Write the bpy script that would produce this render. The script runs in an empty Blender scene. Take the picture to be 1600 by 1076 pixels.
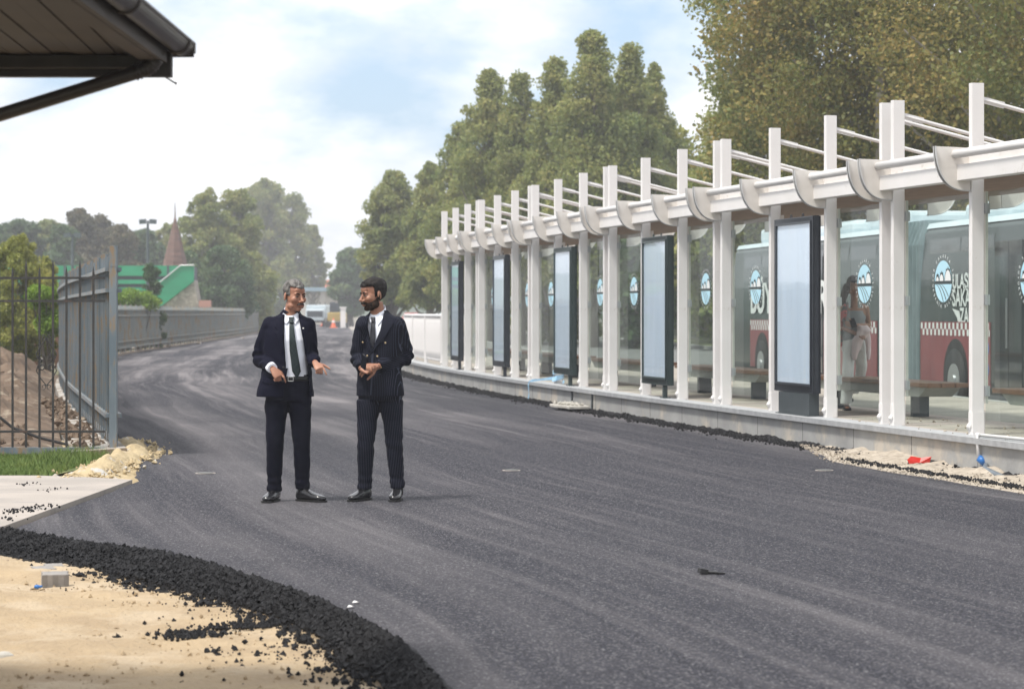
import bpy, bmesh, math, random
import numpy as np
from mathutils import Vector, Matrix, noise
from mathutils.bvhtree import BVHTree
R = math.radians
random.seed(7); RNG = np.random.default_rng(7)
SC = bpy.context.scene
COL = SC.collection
# ---------------------------------------------------------------- camera, world, sun, exposure
cam_data = bpy.data.cameras.new("camera"); cam = bpy.data.objects.new("camera", cam_data); COL.objects.link(cam)
cam_data.lens = 85.0; cam_data.sensor_width = 36.0; cam_data.shift_y = -50/1600
cam_data.clip_start = 0.1; cam_data.clip_end = 5000
cam.location = (0, 0, 1.5); cam.rotation_euler = (R(90), 0, 0)
cam_data.dof.use_dof = True; cam_data.dof.focus_distance = 19.6; cam_data.dof.aperture_fstop = 4.5
SC.camera = cam
SUN_EL, SUN_AZ = 63, 236          # sun direction: azimuth measured clockwise from +Y
sun_d = bpy.data.lights.new("sun", 'SUN'); sun = bpy.data.objects.new("sun", sun_d); COL.objects.link(sun)
sun_d.energy = 3.2; sun_d.angle = R(9); sun_d.color = (1, .95, .88)
_v = Vector((math.sin(R(SUN_AZ))*math.cos(R(SUN_EL)), math.cos(R(SUN_AZ))*math.cos(R(SUN_EL)), math.sin(R(SUN_EL))))
sun.rotation_euler = _v.to_track_quat('Z', 'Y').to_euler()
W = bpy.data.worlds.new("World"); SC.world = W; W.use_nodes = True
nt = W.node_tree; nt.nodes.clear()
def N(nt, t, **k):
    n = nt.nodes.new(t)
    for a, b in k.items():
        if a.startswith('i_'): n.inputs[a[2:].replace('_', ' ')].default_value = b
        else: setattr(n, a, b)
    return n
def L(nt, a, b): nt.links.new(a, b)
out = N(nt, 'ShaderNodeOutputWorld'); bg = N(nt, 'ShaderNodeBackground'); bg.inputs[1].default_value = 0.13
sky = N(nt, 'ShaderNodeTexSky'); sky.sky_type = 'NISHITA'; sky.sun_disc = False
sky.sun_elevation = R(SUN_EL); sky.sun_rotation = R(SUN_AZ); sky.air_density = 1.0; sky.dust_density = 2.0; sky.ozone_density = 1.5
tc = N(nt, 'ShaderNodeTexCoord')
mp = N(nt, 'ShaderNodeMapping'); mp.inputs['Scale'].default_value = (1, 1, 2.2); mp.inputs['Location'].default_value = (.31, .0, .12)
n1 = N(nt, 'ShaderNodeTexNoise'); n1.inputs['Scale'].default_value = 5.5; n1.inputs['Detail'].default_value = 9; n1.inputs['Roughness'].default_value = .55
n2 = N(nt, 'ShaderNodeTexNoise'); n2.inputs['Scale'].default_value = 16; n2.inputs['Detail'].default_value = 6
L(nt, tc.outputs['Generated'], mp.inputs[0]); L(nt, mp.outputs[0], n1.inputs[0]); L(nt, mp.outputs[0], n2.inputs[0])
# a big cloud bank ahead and to the left, clearer sky ahead right: bias of the cover by direction
sx = N(nt, 'ShaderNodeSeparateXYZ'); L(nt, tc.outputs['Generated'], sx.inputs[0])
def mth(op, a, b=None, c=None):
    n = N(nt, 'ShaderNodeMath', operation=op)
    for i, q in enumerate((a, b, c)):
        if q is None: continue
        if isinstance(q, (int, float)): n.inputs[i].default_value = q
        else: L(nt, q, n.inputs[i])
    return n.outputs[0]
# clear patch centred on direction (0.04, 1, 0.10)
dx = mth('MULTIPLY', mth('SUBTRACT', sx.outputs[0], .035), 13.0)
dz = mth('MULTIPLY', mth('SUBTRACT', sx.outputs[2], .125), 11.0)
g = mth('EXPONENT', mth('MULTIPLY', mth('ADD', mth('MULTIPLY', dx, dx), mth('MULTIPLY', dz, dz)), -1.0))
front = mth('MULTIPLY', g, mth('GREATER_THAN', sx.outputs[1], 0))
cover = mth('SUBTRACT', mth('ADD', n1.outputs[0], .16), mth('MULTIPLY', front, .25))
cr = N(nt, 'ShaderNodeValToRGB'); cr.color_ramp.elements[0].position = .46; cr.color_ramp.elements[1].position = .60
L(nt, cover, cr.inputs[0])
cc = N(nt, 'ShaderNodeValToRGB'); cc.color_ramp.elements[0].position = .35; cc.color_ramp.elements[1].position = .62
cc.color_ramp.elements[0].color = (5.7, 5.9, 6.35, 1); cc.color_ramp.elements[1].color = (7.6, 7.6, 7.7, 1)
L(nt, n2.outputs[0], cc.inputs[0])
sk2 = N(nt, 'ShaderNodeMix', data_type='RGBA'); sk2.inputs[0].default_value = .55; sk2.inputs[7].default_value = (3.7, 5.0, 6.6, 1)
L(nt, sky.outputs[0], sk2.inputs[6])
mx = N(nt, 'ShaderNodeMix', data_type='RGBA')
L(nt, cr.outputs[0], mx.inputs[0]); L(nt, sk2.outputs[2], mx.inputs[6]); L(nt, cc.outputs[0], mx.inputs[7])
L(nt, mx.outputs[2], bg.inputs[0]); L(nt, bg.outputs[0], out.inputs[0])
SC.view_settings.view_transform = 'Standard'; SC.view_settings.look = 'None'; SC.view_settings.exposure = 0.45
SC.view_settings.gamma = 1
SC.render.engine = 'CYCLES'; SC.cycles.use_denoising = True; SC.cycles.max_bounces = 8; SC.cycles.transparent_max_bounces = 24
SC.cycles.diffuse_bounces = 3; SC.cycles.glossy_bounces = 3; SC.cycles.volume_bounces = 0
SC.cycles.sample_clamp_indirect = 6

# ---------------------------------------------------------------- helpers
def px(x, y_world, z_px=None):
    """bearing of a point seen in the photograph turned into a place at distance y_world"""
    X = (x-800)/3778*y_world
    return X if z_px is None else (X, 1.5-(z_px-488)/3778*y_world)
def tag(o, label=None, cat=None, group=None, kind=None):
    if label: o['label'] = label
    if cat: o['category'] = cat
    if group: o['group'] = group
    if kind: o['kind'] = kind
    return o
def empty(name, loc, rz=0):
    o = bpy.data.objects.new(name, None); COL.objects.link(o); o.location = loc; o.rotation_euler = (0, 0, rz); o.empty_display_size = .2
    return o
def link(name, me, m, parent=None, smooth=False, loc=None):
    if m is not None and not me.materials: me.materials.append(m)
    o = bpy.data.objects.new(name, me); COL.objects.link(o)
    if parent is not None: o.parent = parent
    if loc is not None: o.location = loc
    if smooth:
        me.polygons.foreach_set('use_smooth', [True]*len(me.polygons))
    return o
class MB:
    def __init__(s): s.v = []; s.f = []
    def add(s, vs, fs):
        k = len(s.v); s.v += [tuple(v) for v in vs]; s.f += [tuple(i+k for i in f) for f in fs]; return s
    def box(s, c, d, rz=0, ry=0, rx=0, taper=1):
        M = Matrix.Translation(c) @ Matrix.Rotation(rz, 4, 'Z') @ Matrix.Rotation(ry, 4, 'Y') @ Matrix.Rotation(rx, 4, 'X')
        vs = [M @ Vector((x*d[0]/2*(taper if z > 0 else 1), y*d[1]/2*(taper if z > 0 else 1), z*d[2]/2)) for x in (-1, 1) for y in (-1, 1) for z in (-1, 1)]
        return s.add(vs, [(0, 1, 3, 2), (4, 6, 7, 5), (0, 4, 5, 1), (2, 3, 7, 6), (0, 2, 6, 4), (1, 5, 7, 3)])
    def b2(s, x0, x1, y0, y1, z0, z1): return s.box(((x0+x1)/2, (y0+y1)/2, (z0+z1)/2), (x1-x0, y1-y0, z1-z0))
    def bbox_bevel(s, x0, x1, y0, y1, z0, z1, b):
        # a box with its vertical edges chamfered
        pts = [(x0+b, y0), (x1-b, y0), (x1, y0+b), (x1, y1-b), (x1-b, y1), (x0+b, y1), (x0, y1-b), (x0, y0+b)]
        return s.prism(pts, z0, z1)
    def prism(s, pts, z0, z1, axis='z', M=None):
        n = len(pts)
        def P(p, z):
            v = {'z': Vector((p[0], p[1], z)), 'y': Vector((p[0], z, p[1])), 'x': Vector((z, p[0], p[1]))}[axis]
            return M @ v if M else v
        vs = [P(p, z0) for p in pts]+[P(p, z1) for p in pts]
        return s.add(vs, [tuple(range(n))[::-1], tuple(range(n, 2*n))]+[(i, (i+1) % n, n+(i+1) % n, n+i) for i in range(n)])
    def tube(s, pts, r, n=10, caps=True):
        pts = [Vector(p) for p in pts]; m = len(pts)
        rr = r if hasattr(r, '__len__') else [r]*m
        vs = []; up = None
        for i, p in enumerate(pts):
            t = (pts[min(i+1, m-1)]-pts[max(i-1, 0)]).normalized()
            if up is None: up = Vector((0, 0, 1)) if abs(t.z) < .9 else Vector((0, 1, 0))
            a = t.cross(up).normalized(); b = a.cross(t).normalized(); up = b
            vs += [p+(a*math.cos(2*math.pi*k/n)+b*math.sin(2*math.pi*k/n))*rr[i] for k in range(n)]
        fs = [(i*n+k, i*n+(k+1) % n, (i+1)*n+(k+1) % n, (i+1)*n+k) for i in range(m-1) for k in range(n)]
        if caps: fs += [tuple(range(n))[::-1], tuple((m-1)*n+k for k in range(n))]
        return s.add(vs, fs)
    def loft(s, rings, closed=True):
        n = len(rings[0]); m = len(rings); vs = [p for r in rings for p in r]
        fs = [(i*n+k, i*n+(k+1) % n, (i+1)*n+(k+1) % n, (i+1)*n+k) for i in range(m-1) for k in range(n)]
        if closed: fs += [tuple(range(n))[::-1], tuple((m-1)*n+k for k in range(n))]
        return s.add(vs, fs)
    def ell(s, c, r, rot=None, n=14, m=9):
        rings = []; c = Vector(c); vs = []
        for i in range(1, m):
            a = math.pi*i/m
            for k in range(n):
                v = Vector((math.sin(a)*math.cos(2*math.pi*k/n)*r[0], math.sin(a)*math.sin(2*math.pi*k/n)*r[1], -math.cos(a)*r[2]))
                vs.append(c+(rot @ v if rot else v))
        b = Vector((0, 0, -r[2])); t = Vector((0, 0, r[2]))
        vs += [c+(rot @ b if rot else b), c+(rot @ t if rot else t)]
        B = len(vs)-2; T = B+1
        fs = [(i*n+k, i*n+(k+1) % n, (i+1)*n+(k+1) % n, (i+1)*n+k) for i in range(m-2) for k in range(n)]
        fs += [(B, (k+1) % n, k) for k in range(n)]+[(T, (m-2)*n+k, (m-2)*n+(k+1) % n) for k in range(n)]
        return s.add(vs, fs)
    def cyl(s, c, r, h, axis='z', n=20, r2=None):
        r2 = r if r2 is None else r2; c = Vector(c)
        e = {'z': Vector((0, 0, 1)), 'y': Vector((0, 1, 0)), 'x': Vector((1, 0, 0))}[axis]
        return s.tube([c-e*h/2, c+e*h/2], [r, r2], n)
    def xf(s, M): s.v = [tuple(M @ Vector(v)) for v in s.v]; return s
    def mesh(s, name):
        me = bpy.data.meshes.new(name); me.from_pydata(s.v, [], s.f); me.validate(); me.update(); return me
    def build(s, name, m, parent=None, smooth=False, loc=None, bevel=0):
        o = link(name, s.mesh(name), m, parent, smooth, loc)
        if bevel:
            b = o.modifiers.new('bevel', 'BEVEL'); b.width = bevel; b.segments = 2; b.limit_method = 'ANGLE'
        return o
def np_mesh(name, V, F):
    """V (n,3) array, F (m,k) array of equal sided faces"""
    me = bpy.data.meshes.new(name); k = F.shape[1]
    me.vertices.add(len(V)); me.vertices.foreach_set('co', V.astype(np.float32).ravel())
    me.loops.add(F.size); me.loops.foreach_set('vertex_index', F.astype(np.int32).ravel())
    me.polygons.add(len(F)); me.polygons.foreach_set('loop_start', np.arange(0, F.size, k, dtype=np.int32))
    me.polygons.foreach_set('loop_total', np.full(len(F), k, dtype=np.int32)); me.update(calc_edges=True); return me
def fbm(x, y, z=0., o=5, s=1.): return noise.fractal(Vector((x*s, y*s, z*s)), 1.0, 2.0, o)

# ---------------------------------------------------------------- materials
def mat(name, c1, c2=None, rough=.7, scale=4, detail=8, lo=.35, hi=.65, bump=0, bscale=None, metal=0, spec=.5, c3=None, s3=1, lo3=.55, hi3=.6, stretch=(1, 1, 1), coord='Object', coat=0):
    m = bpy.data.materials.new(name); m.use_nodes = True; t = m.node_tree; p = t.nodes['Principled BSDF']
    p.inputs['Roughness'].default_value = rough; p.inputs['Metallic'].default_value = metal; p.inputs['Specular IOR Level'].default_value = spec
    p.inputs['Coat Weight'].default_value = coat
    p.inputs['Base Color'].default_value = (*c1, 1)
    if c2 or bump or c3:
        tc = N(t, 'ShaderNodeTexCoord'); mp = N(t, 'ShaderNodeMapping'); mp.inputs['Scale'].default_value = stretch
        L(t, tc.outputs[coord], mp.inputs[0])
    last = None
    if c2:
        n = N(t, 'ShaderNodeTexNoise'); n.inputs['Scale'].default_value = scale; n.inputs['Detail'].default_value = detail
        L(t, mp.outputs[0], n.inputs[0]); r = N(t, 'ShaderNodeValToRGB')
        r.color_ramp.elements[0].position = lo; r.color_ramp.elements[1].position = hi
        r.color_ramp.elements[0].color = (*c1, 1); r.color_ramp.elements[1].color = (*c2, 1)
        L(t, n.outputs[0], r.inputs[0]); last = r.outputs[0]
    if c3:
        n3 = N(t, 'ShaderNodeTexNoise'); n3.inputs['Scale'].default_value = s3; n3.inputs['Detail'].default_value = 8; n3.inputs['Roughness'].default_value = .65
        L(t, mp.outputs[0], n3.inputs[0]); r3 = N(t, 'ShaderNodeMapRange'); r3.inputs[1].default_value = lo3; r3.inputs[2].default_value = hi3
        L(t, n3.outputs[0], r3.inputs[0]); x = N(t, 'ShaderNodeMix', data_type='RGBA'); L(t, r3.outputs[0], x.inputs[0])
        if last: L(t, last, x.inputs[6])
        else: x.inputs[6].default_value = (*c1, 1)
        x.inputs[7].default_value = (*c3, 1); last = x.outputs[2]
    if last: L(t, last, p.inputs['Base Color'])
    if bump:
        nb = N(t, 'ShaderNodeTexNoise'); nb.inputs['Scale'].default_value = bscale or scale*4; nb.inputs['Detail'].default_value = 6
        L(t, mp.outputs[0], nb.inputs[0]); b = N(t, 'ShaderNodeBump'); b.inputs['Strength'].default_value = 1; b.inputs['Distance'].default_value = bump
        L(t, nb.outputs[0], b.inputs['Height']); L(t, b.outputs[0], p.inputs['Normal'])
    return m
M = {}
M['white'] = mat('white_paint', (.80, .78, .765), (.73, .71, .69), rough=.38, scale=1.5, c3=(.48, .43, .37), s3=7, lo3=.62, hi3=.78)
M['fin'] = mat('cream_paint', (.72, .68, .63), (.65, .61, .56), rough=.45, scale=6)
M['finedge'] = mat('grey_edge', (.55, .55, .54), rough=.45)
M['tube'] = mat('white_tube', (.70, .69, .68), (.62, .61, .6), rough=.35, scale=3)
M['roofwood'] = mat('brown_roof_sheet', (.26, .17, .11), (.18, .115, .075), rough=.6, scale=3, stretch=(1, 12, 1))
M['paver'] = mat('paver_concrete', (.30, .28, .26), (.22, .21, .20), rough=.9, scale=9, bump=.004, bscale=50)
M['navy'] = mat('dark_frame_paint', (.022, .028, .038), (.03, .037, .047), rough=.35, scale=8)
M['greenframe'] = mat('dark_green_frame_paint', (.025, .045, .045), (.035, .055, .055), rough=.35, scale=8)
M['pedestal'] = mat('pedestal_grey', (.035, .047, .052), (.05, .062, .068), rough=.5, scale=3)
M['steel'] = mat('clip_steel', (.45, .46, .47), rough=.35, metal=.7)
M['darksteel'] = mat('dark_bolt', (.03, .03, .03), rough=.5)
M['concrete'] = mat('wall_concrete', (.36, .36, .35), (.27, .27, .265), rough=.9, scale=2.2, bump=.006, bscale=18, c3=(.46, .42, .36), s3=1.1, lo3=.52, hi3=.62)
M['coping'] = mat('coping_stone', (.40, .41, .42), (.32, .33, .34), rough=.8, scale=9, bump=.002, bscale=60)
M['floor'] = mat('platform_floor', (.40, .36, .31), (.31, .28, .24), rough=.85, scale=1.5, bump=.002, bscale=40, c3=(.22, .19, .16), s3=3, lo3=.57, hi3=.7)
M['wood'] = mat('bench_wood', (.26, .12, .06), (.19, .085, .045), rough=.5, scale=3, stretch=(1, 10, 10))
M['benchbase'] = mat('bench_concrete', (.36, .34, .31), (.3, .29, .27), rough=.8, scale=5)
M['lane'] = mat('busway_asphalt', (.13, .135, .13), (.165, .17, .16), rough=.85, scale=.5, bump=.002, bscale=80)
M['kerb'] = mat('kerb_concrete', (.42, .42, .40), (.34, .34, .32), rough=.85, scale=4, bump=.003, bscale=40)
M['iron'] = mat('black_iron', (.02, .021, .022), (.045, .04, .036), rough=.5, scale=14, c3=(.10, .055, .035), s3=6, lo3=.6, hi3=.7)
M['fence'] = mat('fence_sheet', (.24, .27, .275), (.35, .355, .34), rough=.55, scale=.8, c3=(.40, .325, .225), s3=1.1, lo3=.46, hi3=.60, stretch=(3, 3, .6), bump=.004, bscale=6)
M['fence2'] = mat('fence_slat', (.11, .145, .17), (.19, .22, .24), rough=.5, scale=2.5, c3=(.24, .17, .10), s3=5, lo3=.52, hi3=.62, stretch=(2, 2, .5))
M['dirt'] = mat('dug_soil', (.175, .125, .088), (.105, .073, .05), rough=.98, scale=1.4, bump=.03, bscale=14, c3=(.30, .25, .19), s3=2.5, lo3=.56, hi3=.64)
M['crumb'] = mat('asphalt_crumbs', (.008, .008, .009), (.020, .020, .022), rough=.7, spec=.2, scale=30, bump=.012, bscale=70)
M['black'] = mat('black_rubber', (.015, .015, .016), rough=.6)
M['tyre'] = mat('tyre', (.02, .02, .021), rough=.8)
M['pane_white'] = mat('lightbox_sheet', (.68, .75, .84), (.60, .69, .80), rough=.18, scale=1.2, stretch=(3, 1, .5), lo=.3, hi=.7, c3=(.66, .72, .78), s3=1.5, lo3=.5, hi3=.7)
M['redscrap'] = mat('red_plastic', (.62, .03, .02), rough=.4)
M['bluetape'] = mat('blue_plastic', (.25, .50, .72), (.40, .62, .8), rough=.35, scale=10)
M['slab'] = mat('broken_slab', (.50, .48, .43), (.38, .36, .32), rough=.9, scale=8, bump=.01, bscale=20)
M['pvc'] = mat('white_pvc', (.7, .7, .69), rough=.35)
M['hose'] = mat('grey_hose', (.16, .19, .22), (.11, .13, .15), rough=.45, scale=10)
M['bluefit'] = mat('blue_fitting', (.02, .14, .42), rough=.4)

def glass_mat(name, tint, dust, refl=1.0):
    m = bpy.data.materials.new(name); m.use_nodes = True; t = m.node_tree; t.nodes.clear()
    o = N(t, 'ShaderNodeOutputMaterial'); tr = N(t, 'ShaderNodeBsdfTransparent'); tr.inputs[0].default_value = (*tint, 1)
    gl = N(t, 'ShaderNodeBsdfGlossy'); gl.inputs['Roughness'].default_value = .03; gl.inputs[0].default_value = (refl, refl, refl, 1)
    fr0 = N(t, 'ShaderNodeFresnel'); fr0.inputs[0].default_value = 1.5; geo = N(t, 'ShaderNodeNewGeometry')
    fs = N(t, 'ShaderNodeMath', operation='SUBTRACT'); fs.inputs[0].default_value = 1; L(t, geo.outputs['Backfacing'], fs.inputs[1])
    fr = N(t, 'ShaderNodeMath', operation='MULTIPLY'); L(t, fr0.outputs[0], fr.inputs[0]); L(t, fs.outputs[0], fr.inputs[1])
    df = N(t, 'ShaderNodeBsdfDiffuse'); df.inputs[0].default_value = (.6, .62, .6, 1)
    tc = N(t, 'ShaderNodeTexCoord'); mp = N(t, 'ShaderNodeMapping'); mp.inputs['Scale'].default_value = (9, 9, .7); L(t, tc.outputs['Object'], mp.inputs[0])
    n = N(t, 'ShaderNodeTexNoise'); n.inputs['Scale'].default_value = 1.4; n.inputs['Detail'].default_value = 5; L(t, mp.outputs[0], n.inputs[0])
    mr = N(t, 'ShaderNodeMapRange'); mr.inputs[1].default_value = .4; mr.inputs[2].default_value = .75; mr.inputs[3].default_value = dust*.5; mr.inputs[4].default_value = dust*1.8
    L(t, n.outputs[0], mr.inputs[0])
    a = N(t, 'ShaderNodeMixShader'); L(t, mr.outputs[0], a.inputs[0]); L(t, tr.outputs[0], a.inputs[1]); L(t, df.outputs[0], a.inputs[2])
    b = N(t, 'ShaderNodeMixShader'); L(t, fr.outputs[0], b.inputs[0]); L(t, a.outputs[0], b.inputs[1]); L(t, gl.outputs[0], b.inputs[2])
    L(t, b.outputs[0], o.inputs[0]); return m
M['glass'] = glass_mat('shelter_glass', (.90, .95, .93), .020, .45)

# ---------------------------------------------------------------- ground, road, platform
def SX(s): return -1.4794+.14321*s+.0021519*s*s-1.234e-5*s**3
def SY(s): return 52.996-.9592*s-.000677*s*s
def sfromY(Y): 
    s = (52.996-Y)/.9592
    for _ in range(4): s -= (SY(s)-Y)/(-.9592-2*.000677*s)
    return s
def interp(tab, y):
    if y <= tab[0][0]: (a, b), (c, d) = tab[0], tab[1]
    else:
        for i in range(len(tab)-1):
            (a, b), (c, d) = tab[i], tab[i+1]
            if y <= c: break
    return b+(d-b)*(y-a)/(c-a)
def smooth_tab(tab, y, h=3.0):
    k = [-1, -.6, -.2, .2, .6, 1]; return sum(interp(tab, y+h*q) for q in k)/6
LEFT = [(3, .45), (6, .2), (9.64, -.306), (10.86, -.517), (11.64, -.74), (12.4, -.985), (13.27, -1.33), (14.27, -1.78), (15.03, -2.19), (15.87, -2.94), (16.6, -3.46), (21.4, -3.32), (22.5, -3.5), (25.3, -3.95), (50, -9.0), (70, -12.2), (88, -14.0), (113, -15.2), (142, -16.6), (177, -18.5), (257, -25), (400, -42)]
FENCE = [(25.3, -4.17), (37, -6.75), (50, -9.35), (70, -12.6), (88, -14.4), (113, -15.6), (142, -17.0), (177, -18.9), (200, -20.6)]
RIGHT = [(y, SX(sfromY(y))-.30) for y in (3, 8, 14, 20, 26, 32, 38, 44, 50, 56, 62)]+[(75, -4.2), (100, -6.2), (140, -9.0), (200, -13.2), (257, -17.4), (400, -33)]
def platform_front(Y): return SX(sfromY(Y))-.28
def lx(y): return interp(LEFT, y) if y < 24 else smooth_tab(LEFT, y, 4)
def rx(y): return interp(RIGHT, y)
def sheet(name, rows, m, z, uvs=None):
    """rows: list of lists of (x, y) of equal length"""
    n = len(rows[0]); V = []; F = []
    for r in rows: V += [(p[0], p[1], z if len(p) < 3 else p[2]) for p in r]
    for i in range(len(rows)-1):
        for k in range(n-1): F.append((i*n+k, i*n+k+1, (i+1)*n+k+1, (i+1)*n+k))
    me = bpy.data.meshes.new(name); me.from_pydata(V, [], F); me.update()
    if uvs:
        uv = me.uv_layers.new(name='UVMap')
        for l in me.loops: uv.data[l.index].uv = uvs[l.vertex_index]
    o = link(name, me, m); return o
# earth to the horizon
def ground_mat():
    m = mat('earth', (.20, .17, .125), (.12, .125, .06), rough=.95, scale=.06, bump=.01, bscale=3)
    return m
g = sheet('ground', [[(x, y, -.16) for x in (-1400, -300, -60, 0, 60, 300, 1400)] for y in (-60, 0, 60, 300, 2400)], ground_mat(), -.16); tag(g, kind='structure')

# the asphalt
def asphalt_mat():
    m = bpy.data.materials.new('fresh_asphalt'); m.use_nodes = True; t = m.node_tree; p = t.nodes['Principled BSDF']
    uv = N(t, 'ShaderNodeUVMap'); tc = N(t, 'ShaderNodeTexCoord')
    def nz(src, sc, det=4, ro=.5, st=(1, 1, 1)):
        mp = N(t, 'ShaderNodeMapping'); mp.inputs['Scale'].default_value = st; L(t, src, mp.inputs[0])
        n = N(t, 'ShaderNodeTexNoise'); n.inputs['Scale'].default_value = sc; n.inputs['Detail'].default_value = det; n.inputs['Roughness'].default_value = ro
        L(t, mp.outputs[0], n.inputs[0]); return n.outputs[0]
    def mr(src, a, b, c=0, d=1):
        n = N(t, 'ShaderNodeMapRange'); L(t, src, n.inputs[0])
        for i, v in enumerate((a, b, c, d)): n.inputs[i+1].default_value = v
        return n.outputs[0]
    def mul(a, b, op='MULTIPLY'):
        n = N(t, 'ShaderNodeMath', operation=op)
        for i, q in enumerate((a, b)):
            if isinstance(q, (int, float)): n.inputs[i].default_value = q
            else: L(t, q, n.inputs[i])
        return n.outputs[0]
    def mixc(f, a, b):
        n = N(t, 'ShaderNodeMix', data_type='RGBA')
        if isinstance(f, (int, float)): n.inputs[0].default_value = f
        else: L(t, f, n.inputs[0])
        for i, q in ((6, a), (7, b)):
            if isinstance(q, tuple): n.inputs[i].default_value = (*q, 1)
            else: L(t, q, n.inputs[i])
        return n.outputs[2]
    # streaks: u along the road, v across it, bent a little by a slow noise so tyre tracks wander
    mpw = N(t, 'ShaderNodeMapping'); mpw.inputs['Scale'].default_value = (.09, .09, 1); L(t, uv.outputs[0], mpw.inputs[0])
    nw = N(t, 'ShaderNodeTexNoise'); nw.inputs['Scale'].default_value = 1.0; nw.inputs['Detail'].default_value = 2; L(t, mpw.outputs[0], nw.inputs[0])
    vm = N(t, 'ShaderNodeVectorMath', operation='MULTIPLY_ADD'); L(t, nw.outputs['Color'], vm.inputs[0]); vm.inputs[1].default_value = (0, 1.5, 0); L(t, uv.outputs[0], vm.inputs[2])
    wide = nz(vm.outputs[0], 1, 3, .55, (.035, .75, 1)); thin = nz(vm.outputs[0], 1, 5, .7, (.06, 3.4, 1)); thin2 = nz(uv.outputs[0], 1, 6, .7, (.11, 5.0, 1))
    patch = nz(tc.outputs['Object'], .22, 4, .55)
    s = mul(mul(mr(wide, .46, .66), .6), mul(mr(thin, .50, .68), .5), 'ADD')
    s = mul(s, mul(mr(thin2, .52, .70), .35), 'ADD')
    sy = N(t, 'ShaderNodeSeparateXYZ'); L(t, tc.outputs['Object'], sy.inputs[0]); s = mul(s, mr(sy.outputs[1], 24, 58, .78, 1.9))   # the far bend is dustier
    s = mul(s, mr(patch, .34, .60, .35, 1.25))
    agg = nz(tc.outputs['Object'], 62, 2, .6); agg2 = nz(tc.outputs['Object'], 23, 3, .7)
    base = mixc(mr(agg, .38, .62), (.009, .0095, .015), (.046, .046, .060))
    base = mixc(mr(agg2, .6, .7, 0, .65), base, (.12, .118, .125))
    base = mixc(mr(agg2, .40, .30, 0, .7), base, (.02, .02, .023))
    col = base
    vo = N(t, 'ShaderNodeTexVoronoi'); vo.inputs['Scale'].default_value = 105; L(t, tc.outputs['Object'], vo.inputs['Vector'])
    sv = N(t, 'ShaderNodeSeparateColor'); L(t, vo.outputs['Color'], sv.inputs[0])
    col = mixc(mr(sv.outputs[0], .80, .97, 0, .8), col, (.24, .235, .24))
    col = mixc(mr(sv.outputs[1], .5, .9, 0, .8), col, (.006, .006, .009))
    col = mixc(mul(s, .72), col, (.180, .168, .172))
    # right by the edges the mat is fresher and darker
    L(t, col, p.inputs['Base Color']); p.inputs['Roughness'].default_value = .8; p.inputs['Specular IOR Level'].default_value = .2
    b = N(t, 'ShaderNodeBump'); b.inputs['Distance'].default_value = .010; L(t, mul(agg, mul(agg2, .8), 'ADD'), b.inputs['Height']); L(t, b.outputs[0], p.inputs['Normal'])
    return m
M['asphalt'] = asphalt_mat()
ys = list(np.arange(3, 30, .25))+list(np.arange(30, 70, 1.))+list(np.arange(70, 305, 5.))
rows = []; uvs = []; u = 0; prev = None
for y in ys:
    a, b = lx(y), rx(y)
    mid = Vector(((a+b)/2, y)); u += (mid-prev).length if prev is not None else 0; prev = mid
    jag = .035*noise.noise(Vector((y*2.2, 3, 1)))+.02*noise.noise(Vector((y*7, 9, 1)))
    r = []
    for k in range(21):
        q = k/20; x = a+(b-a)*q+(jag if k == 0 else 0)
        r.append((x, y, 0)); uvs.append((u, b-x))
    rows.append(r)
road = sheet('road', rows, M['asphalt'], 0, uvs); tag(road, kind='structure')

# sand in front of the edge, and the light sandy dirt under the left corner
def sand_mat():
    m = mat('sand', (.41, .31, .19), (.33, .245, .15), rough=.95, scale=2.3, bump=.022, bscale=30, c3=(.43, .34, .23), s3=1.6, lo3=.5, hi3=.62)
    return m
M['sand'] = sand_mat()
nx, ny = 190, 190; V = []
for j in range(ny):
    y = 7.5+(18.2-7.5)*j/(ny-1)
    for i in range(nx):
        x = -5.2+(5.9)*i/(nx-1)
        d = max(0., lx(y)-x)                      # distance from the mat's edge
        z = -.105+.020*fbm(x, y, 0, 5, 1.1)+.013*fbm(x, y, 4, 4, 4.5)+.006*fbm(x, y, 8, 4, 14)
        z += .05*max(0, fbm(x, y, 9, 5, 1.6))*min(1, max(0, (-1.7-x))*.8)*min(1, d*1.2)
        z += .10*math.exp(-((x+3.7)**2+(y-15.2)**2)/.35)+.05*math.exp(-((x+3.1)**2+(y-12.5)**2)/.8)
        if x > lx(y)-.1: z = -.11
        V.append((x, y, z))
F = [(j*nx+i, j*nx+i+1, (j+1)*nx+i+1, (j+1)*nx+i) for j in range(ny-1) for i in range(nx-1)]
me = bpy.data.meshes.new('sand'); me.from_pydata(V, [], F); me.update()
sand = link('sand_ground', me, M['sand'], smooth=True); tag(sand, 'pale trampled sand in the lower left foreground', 'sand', kind='structure')

# rough torn edge of the mat: one lumpy strip of loose black asphalt plus crumbs
def rock(mb, c, r, n=6):
    vs = []; c = Vector(c); q = Matrix.Rotation(random.random()*6.3, 3, 'Z') @ Matrix.Rotation(random.random()*6.3, 3, 'X')
    base = [(1, 0, 0), (-1, 0, 0), (0, 1, 0), (0, -1, 0), (0, 0, 1), (0, 0, -1), (.6, .6, .6), (-.6, .6, -.5)]
    pts = [c+q @ (Vector(b[:3])*r*random.uniform(.6, 1.15)) for b in base[:6]]
    mb.add(pts, [(0, 2, 4), (2, 1, 4), (1, 3, 4), (3, 0, 4), (2, 0, 5), (1, 2, 5), (3, 1, 5), (0, 3, 5)])
# centre line of the edge
edge = []
y = 3.0
while y < 16.62:
    edge.append(Vector((lx(y), y, 0))); y += .02

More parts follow.
